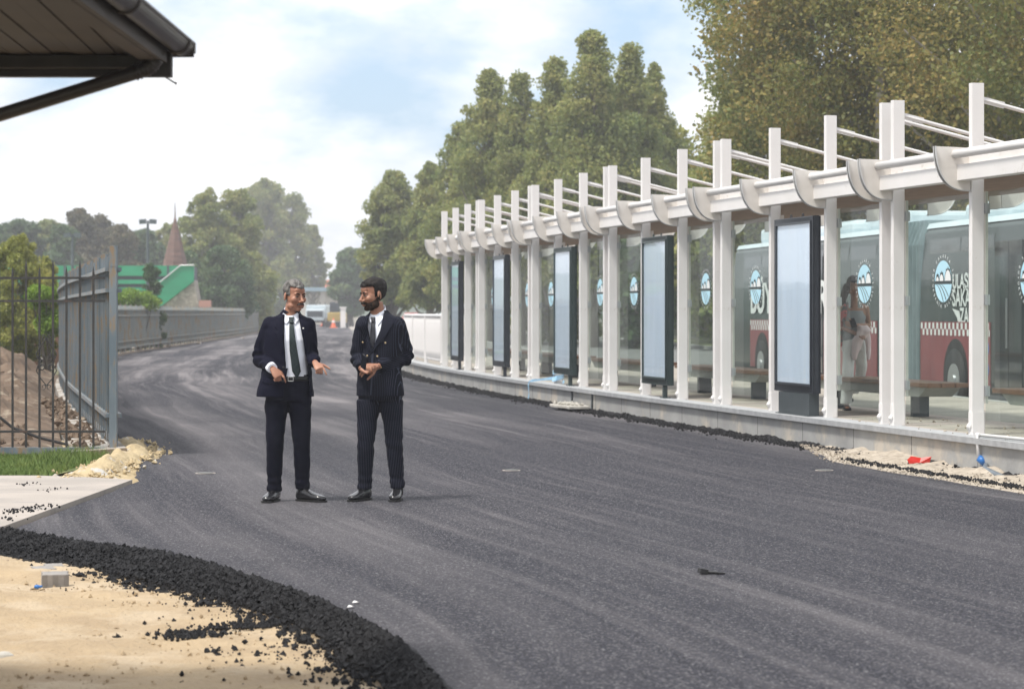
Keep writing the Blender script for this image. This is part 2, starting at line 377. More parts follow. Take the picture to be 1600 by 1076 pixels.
edge = [e for i, e in enumerate(edge) if i == 0 or (e-edge[i-1]).length > .004]
V = []; NQ = 30
def out_n(i):
    a = edge[max(0, i-15)]; b = edge[min(len(edge)-1, i+15)]; t = (b-a).normalized(); return Vector((-t.y, t.x, 0))
for i, e in enumerate(edge):
    nrm = out_n(i)
    wid = .19+.42*math.exp(-((e.y-16.1)**2)/4.5)+.07*noise.noise(Vector((e.y*1.7, e.x, 7)))
    for k in range(NQ):
        q = k/(NQ-1); d = q*wid-.07
        p = e+nrm*d
        z = .012-.125*max(0, (q-.12)/.88)**1.25+.020*noise.noise(p*5)+.020*noise.noise(p*14)+.016*noise.noise(p*37)
        if q < .15: z = .010*(q/.15)+.006*noise.noise(p*30)
        if q > .93: z -= .03
        V.append((p.x, p.y, z))
F = [(i*NQ+k, i*NQ+k+1, (i+1)*NQ+k+1, (i+1)*NQ+k) for i in range(len(edge)-1) for k in range(NQ-1)]
me = bpy.data.meshes.new('edge'); me.from_pydata(V, [], F); me.update()
tag(link('asphalt_edge', me, M['crumb']), 'ragged black shoulder of loose asphalt along the sand', 'asphalt', kind='stuff')
mb = MB()
for _ in range(30000):
    i = random.randrange(len(edge)); e = edge[i]; nrm = out_n(i)
    wid = .19+.42*math.exp(-((e.y-16.1)**2)/4.5)
    q = random.random(); d = q*wid-.03+abs(random.gauss(0, .025))*(q > .85)*3
    z = .012-.125*max(0, (q-.12)/.88)**1.25
    rock(mb, e+nrm*d+Vector((0, 0, z+.004)), random.choice((.003, .004, .005, .005, .006, .007, .008, .010, .013, .024)))
for _ in range(260):
    i = random.randrange(int(len(edge)*.2), len(edge)); e = edge[i]; nrm = out_n(i)
    d = .36+abs(random.gauss(0, .35)); p = e+nrm*d; rock(mb, (p.x, p.y, -.098), random.choice((.005, .007, .01, .016)))
for cx, cy, sx_, sy_, n_ in ((300, 991, .13, .05, 260), (352, 980, .16, .02, 90), (400, 976, .16, .03, 170), (435, 1023, .22, .1, 60), (540, 1048, .2, .1, 70), (350, 1018, .1, .04, 25), (180, 995, .03, .02, 10), (55, 1030, .05, .03, 14)):
    Y = 1.6*3778/(cy-488); X = px(cx, Y)
    for _ in range(n_): rock(mb, (X+random.gauss(0, sx_*.6), Y+random.gauss(0, sy_*1.5), -.097), random.choice((.005, .008, .012, .018)))
tag(mb.build('asphalt_crumbs', M['crumb']), 'loose black asphalt crumbs scattered on the sand', 'asphalt crumbs', kind='stuff')
mb = MB()
for _ in range(5200):
    x = random.uniform(-4.5, .3); yy = random.uniform(9, 16); 
    if x > lx(yy)-.4: continue
    if random.random() < .4 and x > -2: continue
    rock(mb, (x, yy, -.10+.012*fbm(x, yy, 0, 5, 1.1)), random.choice((.003, .004, .005, .006, .008, .012, .018)))
tag(mb.build('sand_pebbles', M['sand']), 'small sandy pebbles and clods on the sand', 'pebbles', kind='stuff')

# platform (raised pavement): follows the shelter line
ss = list(np.arange(-12.5, 47.5, .5))
def pnorm(s):
    t = Vector((SX(s+.1)-SX(s-.1), SY(s+.1)-SY(s-.1), 0)).normalized(); return Vector((-t.y, t.x, 0)), t   # points away from the road
def far_edge(Y): return (11.78-.143*Y-.75) if Y < 52 else max((11.78-.143*52-.75)-.27*(Y-52), interp(RIGHT, Y)+5.0)
fr = []; 
for s in ss:
    n_, t_ = pnorm(s); p = Vector((SX(s), SY(s), 0)); fr.append((p, n_))
rows = [[(p+n_*a).to_tuple()[:2] for a in (-.24, .6)]+[(max(far_edge(p.y), p.x+1.2), p.y)] for p, n_ in fr]
rows = [[(*q, .318) for q in r] for r in rows]
fl = sheet('pavement', rows, M['floor'], .318); tag(fl, kind='structure')
# wall below and coping on top
mb = MB(); n = len(fr); 
V = []; F = []
prof = [(-.21, -.16), (-.21, .262), (.0, .262), (.0, -.16)]
for p, n_ in fr:
    for a, z in prof:
        q = p+n_*a; V.append((q.x, q.y, z))
for i in range(n-1):
    for k in range(4): F.append((i*4+k, i*4+(k+1) % 4, (i+1)*4+(k+1) % 4, (i+1)*4+k))
mb.add(V, F); o = mb.build('platform_wall', M['concrete']); tag(o, 'low stained concrete wall carrying the bus stop platform beside the asphalt', 'retaining wall')
me = MB(); V = []; F = []
prof = [(-.26, .262), (-.265, .320), (.02, .322), (.02, .262)]
for p, n_ in fr:
    for a, z in prof:
        q = p+n_*a; V.append((q.x, q.y, z))
for i in range(n-1):
    for k in range(4): F.append((i*4+k, i*4+(k+1) % 4, (i+1)*4+(k+1) % 4, (i+1)*4+k))
me.add(V, F); me.build('coping', M['coping'], o)
M['joint'] = mat('dark_joint', (.10, .10, .095), (.16, .155, .15), rough=.95, scale=12)
for s in np.arange(-8, 38, 1.55):
    n_, t_ = pnorm(s+random.uniform(-.1, .1)); q = Vector((SX(s), SY(s), 0))+n_*-.2105
    j = MB().b2(-.005, .005, -.0015, .004, -.1, .258).build('joint', M['joint'], o, loc=q); j.rotation_euler.z = math.atan2(t_.y, t_.x)
# far kerb of the platform and the busway, verge and kerb behind
Ys = list(np.arange(10, 52, 2.))+list(np.arange(52, 180, 6.))
def strip(name, a, b, z, m, ys_=Ys, **k):
    o = sheet(name, [[(far_edge(Y)+a, Y, z), (far_edge(Y)+b, Y, z)] for Y in ys_], m, z); tag(o, **k); return o
mb = MB(); V = []; F = []
for Y in Ys:
    for a, z in ((-.02, -.1), (-.02, .322), (.14, .322), (.14, -.1)): V.append((far_edge(Y)+a, Y, z))
for i in range(len(Ys)-1):
    for k in range(4): F.append((i*4+k, i*4+(k+1) % 4, (i+1)*4+(k+1) % 4, (i+1)*4+k))
tag(MB().add(V, F).build('kerb', M['kerb']), kind='structure')
strip('bus_lane', .14, 9.0, -.0, M['lane'], kind='structure')
V = []
for Y in Ys:
    for a, z in ((9.0, -.1), (9.0, .13), (9.25, .13), (9.25, -.1)): V.append((far_edge(Y)+a, Y, z))
tag(MB().add(V, F).build('kerb', M['kerb']), kind='structure')
M['verge'] = mat('verge_grass', (.09, .12, .035), (.15, .16, .06), rough=.95, scale=2, bump=.03, bscale=12)
strip('grass', 9.25, 60, .10, M['verge'], kind='structure')
# ---------------------------------------------------------------- lettering and the round emblem
def text_mb(body, size, depth=.002, bold=0.0, squeeze=1.0):
    """flat lettering in the local x-z plane, facing -y, origin at its lower left"""
    c = bpy.data.curves.new('txt', 'FONT'); c.body = body; c.size = size; c.offset = bold; c.resolution_u = 3
    o = bpy.data.objects.new('txt', c); COL.objects.link(o); bpy.context.view_layer.update()
    dg = bpy.context.evaluated_depsgraph_get(); me = bpy.data.meshes.new_from_object(o.evaluated_get(dg))
    mb = MB(); mb.add([(v.co.x*squeeze, 0, v.co.y) for v in me.vertices], [tuple(p.vertices) for p in me.polygons])
    bpy.data.objects.remove(o); bpy.data.meshes.remove(me); bpy.data.curves.remove(c)
    return mb
def multi(name, parts, mats, parent=None, loc=None):
    V = []; F = []; I = []
    for mb, mi in parts:
        k = len(V); V += mb.v; F += [tuple(i+k for i in f) for f in mb.f]; I += [mi]*len(mb.f)
    me = bpy.data.meshes.new(name); me.from_pydata(V, [], F); me.update()
    for m in mats: me.materials.append(m)
    me.polygons.foreach_set('material_index', I); return me
M['logo_blue'] = mat('sticker_pale_blue', (.42, .68, .80), (.46, .72, .82), rough=.45, scale=3)
M['logo_white'] = mat('sticker_white', (.74, .77, .76), rough=.5)
M['logo_dark'] = mat('sticker_dark', (.03, .045, .045), rough=.5)
def emblem():
    r = .268; P = []
    def poly(pts, mi, y): P.append((MB().add([(p[0], y, p[1]) for p in pts], [tuple(range(len(pts)))]), mi))
    A = lambda a0, a1, rr, n=24, cx=0, cz=0, rz=None: [(cx+rr*math.cos(R(a0+(a1-a0)*i/n)), cz+(rz or rr)*math.sin(R(a0+(a1-a0)*i/n))) for i in range(n+1)]
    poly(A(0, 180, r), 0, 0); poly(A(188, 352, r), 0, 0)
    # domes: dark outline then pale fill, with small finials
    for cx, w, h in ((.155, .095, .145), (-.045, .062, .092), (-.175, .045, .062)):
        poly(A(0, 180, w+.016, 16, cx, 0, h+.020), 2, -.0015); poly(A(0, 180, w-.002, 16, cx, .006, h-.006), 1, -.003)
        for k in (-1, 0, 1):
            x = cx+k*w*.55; z = h*(1 if k == 0 else .84)
            poly([(x-.010, z), (x+.010, z), (x+.013, z+.030), (x, z+.045), (x-.013, z+.030)], 2, -.0015)
    poly([(-.27, -.03), (.27, -.03), (.27, .004), (-.27, .004)], 2, -.0018)
    def band(f, w):
        pts = [f(i/10) for i in range(11)]
        for a, b in zip(pts[:-1], pts[1:]):
            if max(math.hypot(*a), math.hypot(*b)) > r+.004: continue
            poly([(a[0]-w, a[1]), (a[0]+w, a[1]), (b[0]+w, b[1]), (b[0]-w, b[1])], 2, -.0015)
    band(lambda t: (-.235+.245*t**.75, -.04-.225*t**1.5), .010)
    band(lambda t: (-.15+.245*t**.75, -.04-.20*t**1.4), .011)
    band(lambda t: (-.07+.235*t**.75, -.04-.155*t**1.3), .010)
    word = 'SAKARYA'
    for i, ch in enumerate(word):
        a = R(90-(i-3)*13); t = text_mb(ch, .062); t.xf(Matrix.Translation((.325*math.cos(a), 0, .325*math.sin(a))) @ Matrix.Rotation(-(a-math.pi/2), 4, 'Y') @ Matrix.Translation((-.021, 0, -.02))); P.append((t, 1))
    word = 'BÜYÜKŞEHİR BELEDİYESİ'
    for i, ch in enumerate(word):
        if ch == ' ': continue
        a = R(-90+(i-10)*11.6); t = text_mb(ch, .056); t.xf(Matrix.Translation((.325*math.cos(a), 0, .325*math.sin(a))) @ Matrix.Rotation(-(a+math.pi/2), 4, 'Y') @ Matrix.Translation((-.018, 0, -.02))); P.append((t, 1))
    return multi('emblem', P, [M['logo_blue'], M['logo_white'], M['logo_dark']])
EMB = emblem()

# ---------------------------------------------------------------- bus shelters
def sframe(s0, s1):
    a = Vector((SX(s0), SY(s0), .322)); b = Vector((SX(s1), SY(s1), .322)); d = b-a
    return a, math.atan2(d.y, d.x), d.length
FINPTS = [(-.37+.30*(i/12)**1.9+.07*(i/12)**6, .43-.43*math.sin(R(90*i/12))**.92) for i in range(13)]  # (y, z) from tip to post foot of the fin
def fin_mesh(side=1):
    web = MB(); pts = [(y*side, z) for y, z in FINPTS]+[(0, .42)]
    web.prism(pts, -.010, .010, axis='x')
    edge_ = MB()
    for (y0, z0), (y1, z1) in zip(FINPTS[:-1], FINPTS[1:]):
        t = Vector((y1-y0, z1-z0)).normalized(); nn = Vector((t.y, -t.x))*.009
        q = [(y0*side, z0), (y1*side, z1), ((y1-nn.x)*side, z1-nn.y), ((y0-nn.x)*side, z0-nn.y)]
        edge_.prism(q, -.034, .034, axis='x')
    return multi('fin', [(web, 0), (edge_, 1)], [M['fin'], M['finedge']])
FIN = fin_mesh(); FINB = fin_mesh(-1)
PT = 3.39; ZB = 2.345            # post top and underside of the beam, above the platform
def post_mesh():
    m = MB(); w = .036
    m.bbox_bevel(-w, w, -.065, .065, .02, PT, .006)
    m.bbox_bevel(-w-.004, w+.004, -.074, .078, 0, .22, .018)                # shoe
    return m.mesh('post')
POST = post_mesh(); POST.materials.append(M['white'])
FOOTB = MB().cyl((0, -.078, .075), .034, .016, 'y', 18).cyl((0, -.09, .075), .016, .02, 'y', 8).mesh('bolt'); FOOTB.materials.append(M['white'])
CLIP = MB().b2(-.022, .022, -.02, .03, -.05, .05).mesh('glass_clip'); CLIP.materials.append(M['steel'])
def shelter(idx, s0, s1, label, panes, nposts=4, offs=(0, 1.86, 3.72, None), emb=True):
    org, rz, Ln = sframe(s0, s1); k = Ln/(s1-s0)
    root = empty('bus_shelter', org, rz); tag(root, label, 'bus shelter', 'white steel bus shelters in a row on the platform')
    xs = [o*k if o is not None else Ln for o in offs]
    if idx == 5: xs = [0, 1.9*k, 3.85*k, 5.6*k]
    for i, x in enumerate(xs):
        p = link('post', POST, None, root, loc=(x, 0, 0)); link('bolt', FOOTB, None, p, True)
        for z in (.42, 1.3, 2.18):
            link('glass_clip', CLIP, None, p, loc=(.035, .085, z))
        f = link('fin', FIN, None, root, loc=(x, -.068, ZB))
        link('fin', FINB, None, root, loc=(x, 1.17, ZB-.07))
        rd = MB(); rd.tube([(.0, .066, PT-.16), (.0, 1.70, ZB+.50)], .021, 8); rd.box((0, .17, PT-.183), (.016, .24, .062), rx=math.atan2(-.36, 1.634)); rd.build('tie_rod', M['tube'], root, loc=(x, 0, 0))
        rb = MB(); rb.prism([(.066, ZB+.135), (1.165, ZB+.092), (1.165, ZB+.30), (.066, ZB+.30)], -.02, .02, axis='x'); rb.build('rafter', M['fin'], root, loc=(x, 0, 0))
        # glazing channel beside the post
        MB().b2(-.012, .028, .068, .108, .3, ZB).build('glazing_channel', M['fin'], root, loc=(x, 0, 0))
    a, b = -.17, Ln+.13
    MB().b2(a, b, -.205, -.067, ZB+.10, ZB+.255).build('beam', M['white'], root, bevel=.006)
    MB().b2(a+.002, b-.002, -.082, -.070, ZB+.258, ZB+.425).build('fascia_plate', M['white'], root)
    MB().tube([(a-.02, -.225, ZB+.355), (b, -.225, ZB+.355)], .042, 16).build('tube', M['tube'], root, True)
    # roof sheet, slightly bowed between the beam and the rear edge, brown underneath
    rf = MB(); rings = []
    for q in range(9):
        t = q/8; y = .075+1.09*t; z = ZB+.115-.045*t-.02*math.sin(math.pi*t); rings.append((y, z))
    V = [(x, y, z) for x in (a, b) for y, z in rings]+[(x, y, z+.012) for x in (a, b) for y, z in rings]
    n = 9; F = [(i, i+1, n+i+1, n+i) for i in range(8)]+[(2*n+i, 3*n+i, 3*n+i+1, 2*n+i+1) for i in range(8)]
    rf.add(V, F).build('roof', M['roofwood'], root)
    MB().b2(a, b, 1.12, 1.162, ZB+.095, ZB+.26).build('rear_beam', M['white'], root)
    # scalloped valance below the rear beam, one bow per bay
    for i in range(3):
        x0, x1 = xs[i]+.05, xs[i+1]-.05
        if pn_bow: 
            pts = [(x0, ZB+.12)]+[(x0+(x1-x0)*t/12, ZB+.12-.16*math.sin(math.pi*t/12)**.6) for t in range(13)]+[(x1, ZB+.12)]
            MB().prism(pts, 1.09, 1.102, axis='y').build('valance', M['fin'], root)
    for i in panes:
        x0, x1 = xs[i]+.03, xs[i+1]-.04
        g = MB().b2(x0, x1, .082, .092, .14, ZB-.002).build('glass_pane', M['glass'], root)
        if emb:
            e = link('emblem', EMB, None, g, loc=((x0+x1)/2+.02, .076, 1.49)); e.scale = (.78, 1, .78)
    return root, xs
pn_bow = False
names = ['bus shelter at the far end of the row, next to the white balustrade', 'second white bus shelter counted from the balustrade',
         'third white bus shelter counted from the balustrade, blue plastic tied to its post foot', 'white bus shelter fourth from the balustrade, its lightbox hanging clear of the ground',
         'white bus shelter with the woman behind its pane and the largest lightbox', 'nearest white bus shelter, cut by the right edge of the photo']
SH = []
for k in range(6):
    s0 = 5.67*k; s1 = s0+5.36
    SH.append(shelter(k, s0, s1, names[k], (0, 2) if k < 5 else (0, 1, 2)))
# the row goes on past the frame: one more end post pair is out of view

# ---------------------------------------------------------------- lightboxes
def lightbox(k, label, frame, pedestal, bay=1):
    root, xs = SH[k]; org, rz, Ln = sframe(5.67*k, 5.67*k+5.36)
    Mx = Matrix.Translation(org) @ Matrix.Rotation(rz, 4, 'Z')
    xc = (xs[1]+xs[2])/2+(.12 if k == 4 else .04); c = Mx @ Vector((xc, -.10, 0))
    lb = empty('advertising_lightbox', c, rz); tag(lb, label, 'advertising lightbox', 'upright advertising lightboxes along the platform')
    w, z0, z1, d = .66, .18, 2.23, .048
    if k == 4: z0, z1 = .26, 2.27
    f = MB(); t = .072
    f.b2(-w, -w+t, -d, d, z0, z1).b2(w-t, w, -d, d, z0, z1).b2(-w+t, w-t, -d+.001, d, z1-t, z1-.001).b2(-w+t, w-t, -d+.001, d, z0+.001, z0+t+.03)
    f.b2(-w-.004, w+.004, -d+.02, d-.02, z0-.004, z1+.004).build('frame', frame, lb)
    rim = MB(); i0 = .012
    rim.b2(-w+t-.02, -w+t+.004, -d-.012, -d+.01, z0+t, z1-t+.02).b2(w-t-.004, w-t+.02, -d-.012, -d+.01, z0+t, z1-t+.02)
    rim.b2(-w+t-.02, w-t+.02, -d-.0125, -d+.01, z1-t-.004, z1-t+.0205).b2(-w+t-.02, w-t+.02, -d-.0125, -d+.01, z0+t+.006, z0+t+.034).build('rim', frame, lb)
    f.v = []; 
    MB().b2(-w, -w+t, -d, d, z0, z1).b2(w-t, w, -d, d, z0, z1).b2(-w+t, w-t, -d+.001, d, z1-t, z1-.001).b2(-w+t, w-t, -d+.001, d, z0+.001, z0+t+.03).build('door', frame, lb, bevel=.008)
    MB().b2(-w+t+.004, w-t-.004, -d+.012, -d+.016, z0+t+.034, z1-t-.004).build('poster_sheet', M['pane_white'], lb)
    MB().b2(-w+t+.003, w-t-.003, -d+.004, -d+.007, z0+t+.03, z1-t-.003).build('glass_pane', M['lbglass'], lb)
    for sx_ in (-.2, .2): MB().tube([(sx_-.03, 0, z1), (sx_-.02, 0, z1+.04), (sx_+.02, 0, z1+.04), (sx_+.03, 0, z1)], .006, 6).build('lifting_eye', frame, lb)
    if pedestal:
        MB().b2(-w+.19, w-.09, -.06, .06, 0.01, z0-.006).b2(-w+.16, w-.06, -.09, .09, 0, .0095).build('pedestal', M['pedestal'], lb)
    else:
        MB().b2(w-.30, w-.25, -.03, .03, .0, z0).b2(w-.36, w-.16, -.05, .05, 0, .012).build('foot', frame, lb)
    return lb
M['lbglass'] = glass_mat('lightbox_glass', (.97, .99, 1), .03)
lightbox(0, 'narrowest and farthest blank lightbox, next to the balustrade', M['navy'], False)
lightbox(1, 'blank lightbox second from the balustrade, green tinge in its glass', M['navy'], False)
lightbox(2, 'blank lightbox third from the balustrade, above the blue plastic tape', M['greenframe'], False)
lightbox(3, 'dark green framed blank lightbox second largest in the row', M['greenframe'], False)
lightbox(4, 'largest dark framed blank lightbox, standing on a grey pedestal left of the woman', M['navy'], True)

# hanging screen under the nearest shelter roof
org, rz, Ln = sframe(28.35, 33.71); Mx = Matrix.Translation(org) @ Matrix.Rotation(rz, 4, 'Z')
c = Mx @ Vector((3.25, .75, 2.08))
sc_ = empty('hanging_display', c, rz+R(90)); tag(sc_, 'small black display hanging under the nearest shelter roof at the right edge', 'display')
MB().b2(-.32, .32, -.05, .05, -.14, .14).build('housing', M['black'], sc_, bevel=.01); MB().b2(-.30, .30, -.054, -.051, -.12, .12).build('screen', M['navy'], sc_)
MB().tube([(-.2, 0, .14), (-.2, 0, .42)], .012, 8).tube([(.2, 0, .14), (.2, 0, .42)], .012, 8).build('hanger', M['steel'], sc_)

# ---------------------------------------------------------------- benches
for k in range(6):
    org, rz, Ln = sframe(5.67*k, 5.67*k+5.36); Mx = Matrix.Translation(org) @ Matrix.Rotation(rz, 4, 'Z')
    c = Mx @ Vector((.55, 1.05, 0)); b = empty('bench', c, rz)
    tag(b, ['bench behind the farthest shelter beside the balustrade', 'bench behind the second shelter from the balustrade', 'bench behind the third shelter from the balustrade',
            'bench behind the panes left of the largest lightbox', 'brown plank bench behind the woman pane and the largest lightbox', 'nearest brown plank bench behind the glass at the right edge'][k], 'bench', 'brown plank benches on concrete blocks behind the shelter glass')
    Lb = 4.1
    for q in range(3): MB().b2(0, Lb, -.24+q*.165, -.24+q*.165+.155, .35, .40).build('seat_plank', M['wood'], b, bevel=.006)
    MB().prism([(.15, .345), (Lb-.12, .345), (Lb-.35, .24), (.35, .24)], -.2, .2, axis='y').build('seat_base', M['benchbase'], b)
    for x in (.75, Lb-.8): MB().b2(x-.03, x+.03, -.10, .10, 0, .238).build('leg', M['pedestal'], b)

# ---------------------------------------------------------------- white balustrade beyond the shelters
rl = empty('balustrade', (SX(-.5), SY(-.5), .32), 0); tag(rl, 'white metal balustrade with round balusters left of the shelters', 'railing')
o0 = rl.location
Pt = lambda s, a=0, z=0: Vector((SX(s), SY(s), .322+z))+pnorm(s)[0]*a-o0
ss_ = [ -.45-i*.5 for i in range(24)]
tp = MB().tube([Pt(s, .02, 1.10) for s in ss_], .045, 10)
tp.build('top_rail', M['tube'], rl, True)
MB().tube([Pt(s, .02, .11) for s in ss_], .022, 8).build('bottom_rail', M['tube'], rl, True)
MB().tube([Pt(s, .02, .94) for s in ss_], .020, 8).build('middle_rail', M['tube'], rl, True)
bal = MB().tube([(0, 0, .11), (0, 0, .3), (0, 0, .5), (0, 0, .94), (0, 0, 1.02), (0, 0, 1.07)], [.024, .03, .034, .034, .026, .02], 10).mesh('baluster'); bal.materials.append(M['white'])
s = -.7
while s > -11.9:
    link('baluster', bal, None, rl, True, loc=Pt(s, .02)); s -= .235
rp = MB().b2(-.05, .05, -.05, .05, 0, 1.1).mesh('rail_post'); rp.materials.append(M['white'])
for s in (-.5, -4.2, -8, -11.9): link('rail_post', rp, None, rl, loc=Pt(s, .02))

# ---------------------------------------------------------------- articulated city bus behind the shelters
M['busdark'] = mat('bus_dark_paint', (.022, .034, .032), (.035, .048, .045), rough=.22, scale=1.2, spec=.35)
M['buswin'] = mat('bus_window', (.02, .026, .03), rough=.05, spec=.9)
M['buswhite'] = mat('bus_white_paint', (.62, .70, .74), (.55, .63, .67), rough=.3, scale=2)
M['busred'] = mat('bus_red_paint', (.25, .045, .052), (.20, .038, .045), rough=.35, scale=1)
M['bellow'] = mat('bellows_grey', (.16, .22, .235), (.11, .16, .175), rough=.7, scale=3)
M['busseat'] = mat('bus_interior', (.10, .11, .12), rough=.8)
dv = Vector((2.57, -18.0, 0)).normalized(); brz = math.atan2(dv.y, dv.x)
bus = empty('city_bus', (4.58, 50.3, 0), brz)        # local x towards the front of the picture, -y is the side facing the platform
tag(bus, 'long articulated dark grey city bus with red checkered skirt, parked behind the shelters', 'bus')
def bus_body(x0, x1, name):
    prof = [(0, .32), (-.02, .5), (-.02, 1.3), (0, 2.0), (.07, 2.72), (.16, 2.86)]      # y inset from the side, z
    pts = [(a, z) for a, z in prof]+[(2.5-a, z) for a, z in prof[::-1]]
    MB().prism(pts, x0, x1, axis='x').build(name, M['busdark'], bus, bevel=.02)
    top = [(.07, 2.725), (.16, 2.93), (.5, 3.0), (2.0, 3.0), (2.34, 2.93), (2.43, 2.725), (2.34, 2.865), (.16, 2.865)]
    MB().prism([(.10, 2.80), (.145, 2.880), (.3, 2.905), (2.2, 2.905), (2.355, 2.880), (2.40, 2.80), (2.34, 2.862), (.16, 2.862)], x0-.01, x1+.01, axis='x').build('roof_edge', M['buswhite'], bus)
bus_body(0, 10.5, 'rear_body'); bus_body(12.7, 19.5, 'front_body')
bl = MB(); rings = []
def brect(x, e): return [Vector((x, y, z)) for y, z in [(.02-e, .42), (.02-e, 2.55), (.14-e*.5, 2.9+e), (2.36+e*.5, 2.9+e), (2.48+e, 2.55), (2.48+e, .42)]]
for i in range(45): rings.append(brect(10.5+2.2*i/44, .045 if i % 4 in (1, 2) else -.04))
bl.loft(rings).build('bellows', M['bellow'], bus)
for x0, x1, name in ((.9, 5.2, 0), (5.3, 10.2, 0), (13.0, 16.0, 0), (17.3, 19.3, 0)):
    n = max(1, round((x1-x0)/1.55))
    for i in range(n):
        a = x0+(x1-x0)*i/n+.03; b = x0+(x1-x0)*(i+1)/n-.03
        MB().add([(a, -.012, 1.55), (b, -.012, 1.55), (b, .052, 2.62), (a, .052, 2.62), (a, .03, 1.55), (b, .03, 1.55), (b, .1, 2.62), (a, .1, 2.62)],
                 [(0, 1, 2, 3), (4, 7, 6, 5), (0, 4, 5, 1), (3, 2, 6, 7), (1, 5, 6, 2), (0, 3, 7, 4)]).build('window', M['buswin'], bus)
# doors
for x in (16.2, 6.0):
    d = MB().b2(x, x+.55, -.030, .0, .42, 2.5).b2(x+.57, x+1.1, -.030, .0, .42, 2.5).build('door', M['buswin'], bus); MB().b2(x+.5, x+.52, -.05, -.03, 1.0, 1.7).build('handle', M['steel'], d)
# red skirt and the checker band above it
for x0, x1 in ((1.7, 5.9), (7.2, 10.45), (12.8, 16.0)):
    MB().b2(x0, x1, -.033, -.015, .42, 1.14).build('skirt_panel', M['busred'], bus)
    MB().b2(x0, x1, -.033, -.015, 1.142, 1.36).build('band_panel', M['busred'], bus)
    ck = MB(); x = x0+.03; j = 0
    while x < x1-.1:
        ck.b2(x, x+.085, -.0355, -.034, 1.25, 1.345); ck.b2(x+.085, x+.17 if x+.17 < x1 else x1, -.0355, -.034, 1.155, 1.248); x += .19; j += 1
    ck.build('checker_band', M['logo_white'], bus)
for x in (2.7, 14.5, 18.6):
    MB().cyl((x, -.030, .55), .56, .02, 'y', 28).build('wheel_arch', M['black'], bus)
    w = MB().cyl((x, -.01, .48), .48, .1, 'y', 28).build('wheel', M['tyre'], bus, True); MB().cyl((x, -.065, .48), .26, .02, 'y', 20).cyl((x, -.08, .48), .1, .03, 'y', 12).build('rim', M['steel'], w)
for x0, x1, h in ((.4, 3.0, .30), (4.2, 7.6, .24), (8.2, 10.0, .3), (13.3, 15.6, .26), (16.4, 18.8, .34)):
    MB().bbox_bevel(x0, x1, .45, 2.05, 2.907, 2.907+h, .2).build('roof_pod', M['buswhite'], bus, bevel=.08)
t = text_mb('BÜYÜKŞEHİR', .82, bold=.02, squeeze=1.0); w_ = max(v[0] for v in t.v); k_ = 5.75/w_
t.xf(Matrix.Translation((1.72, -.036, 1.50)) @ Matrix.Diagonal((k_, 1, 1, 1))).build('lettering', M['logo_white'], bus)
for body, z, h in (('ULAŞIMDA', 1.86, .22), ('SAKARYA', 1.60, .26), ('ZAMANI', 1.34, .24)):
    t = text_mb(body, h*1.35, bold=.008); w_ = max(v[0] for v in t.v); x0 = 14.3 if body[0] != 'Z' else 14.65; k_ = (15.75-x0)/w_
    t.xf(Matrix.Translation((x0, -.020, z)) @ Matrix.Diagonal((k_, 1, 1, 1))).build('lettering', M['logo_white'], bus)
MB().add([(14.3, -.02, 1.56), (14.62, -.02, 1.52), (14.68, -.02, 1.42), (14.75, -.02, 1.30), (14.66, -.02, 1.24), (14.52, -.02, 1.42)], [(0, 1, 2, 3, 4, 5)]).build('ribbon', M['logo_white'], bus)
M['blue'] = mat('blue_sticker', (.03, .16, .5), rough=.4)
sg = MB().cyl((15.85, -.036, .98), .12, .002, 'y', 20).cyl((15.85, -.036, .68), .12, .002, 'y', 20).build('access_sign', M['blue'], bus)
MB().tube([(15.82, -.040, 1.03), (15.82, -.040, .97), (15.88, -.040, .96), (15.91, -.040, .90)], .010, 6).ell((15.82, -.040, 1.06), (.018, .002, .018)).build('symbol', M['logo_white'], sg)
# ---------------------------------------------------------------- long sheet-metal fence on the left
def fx(Y): return smooth_tab(FENCE, Y, 3) if Y > 30 else interp(FENCE, Y)
fpts = [Vector((-4.17, 25.3, 0))]
while fpts[-1].y < 196:
    Y = fpts[-1].y; d = (Vector((fx(Y+.1), Y+.1, 0))-Vector((fx(Y), Y, 0))).normalized(); fpts.append(Vector((fx(Y+1.8*d.y), Y+1.8*d.y, 0)))
M['fencefar'] = mat('weathered_fence_sheet', (.30, .33, .32), (.42, .42, .38), rough=.6, scale=.7, c3=(.42, .33, .21), s3=.8, lo3=.50, hi3=.58, stretch=(2, 2, .25))
M['fencefar2'] = mat('weathered_fence_slat', (.26, .29, .295), (.36, .37, .35), rough=.55, scale=1.5, c3=(.34, .26, .17), s3=1.5, lo3=.52, hi3=.6)
fr_ = empty('metal_fence', fpts[0]); tag(fr_, 'long curving fence of rusty grey sheet panels along the left of the road', 'fence', 'grey metal fences')
fo = fpts[0]; pm = MB(); sl = MB()
panel_parts = []
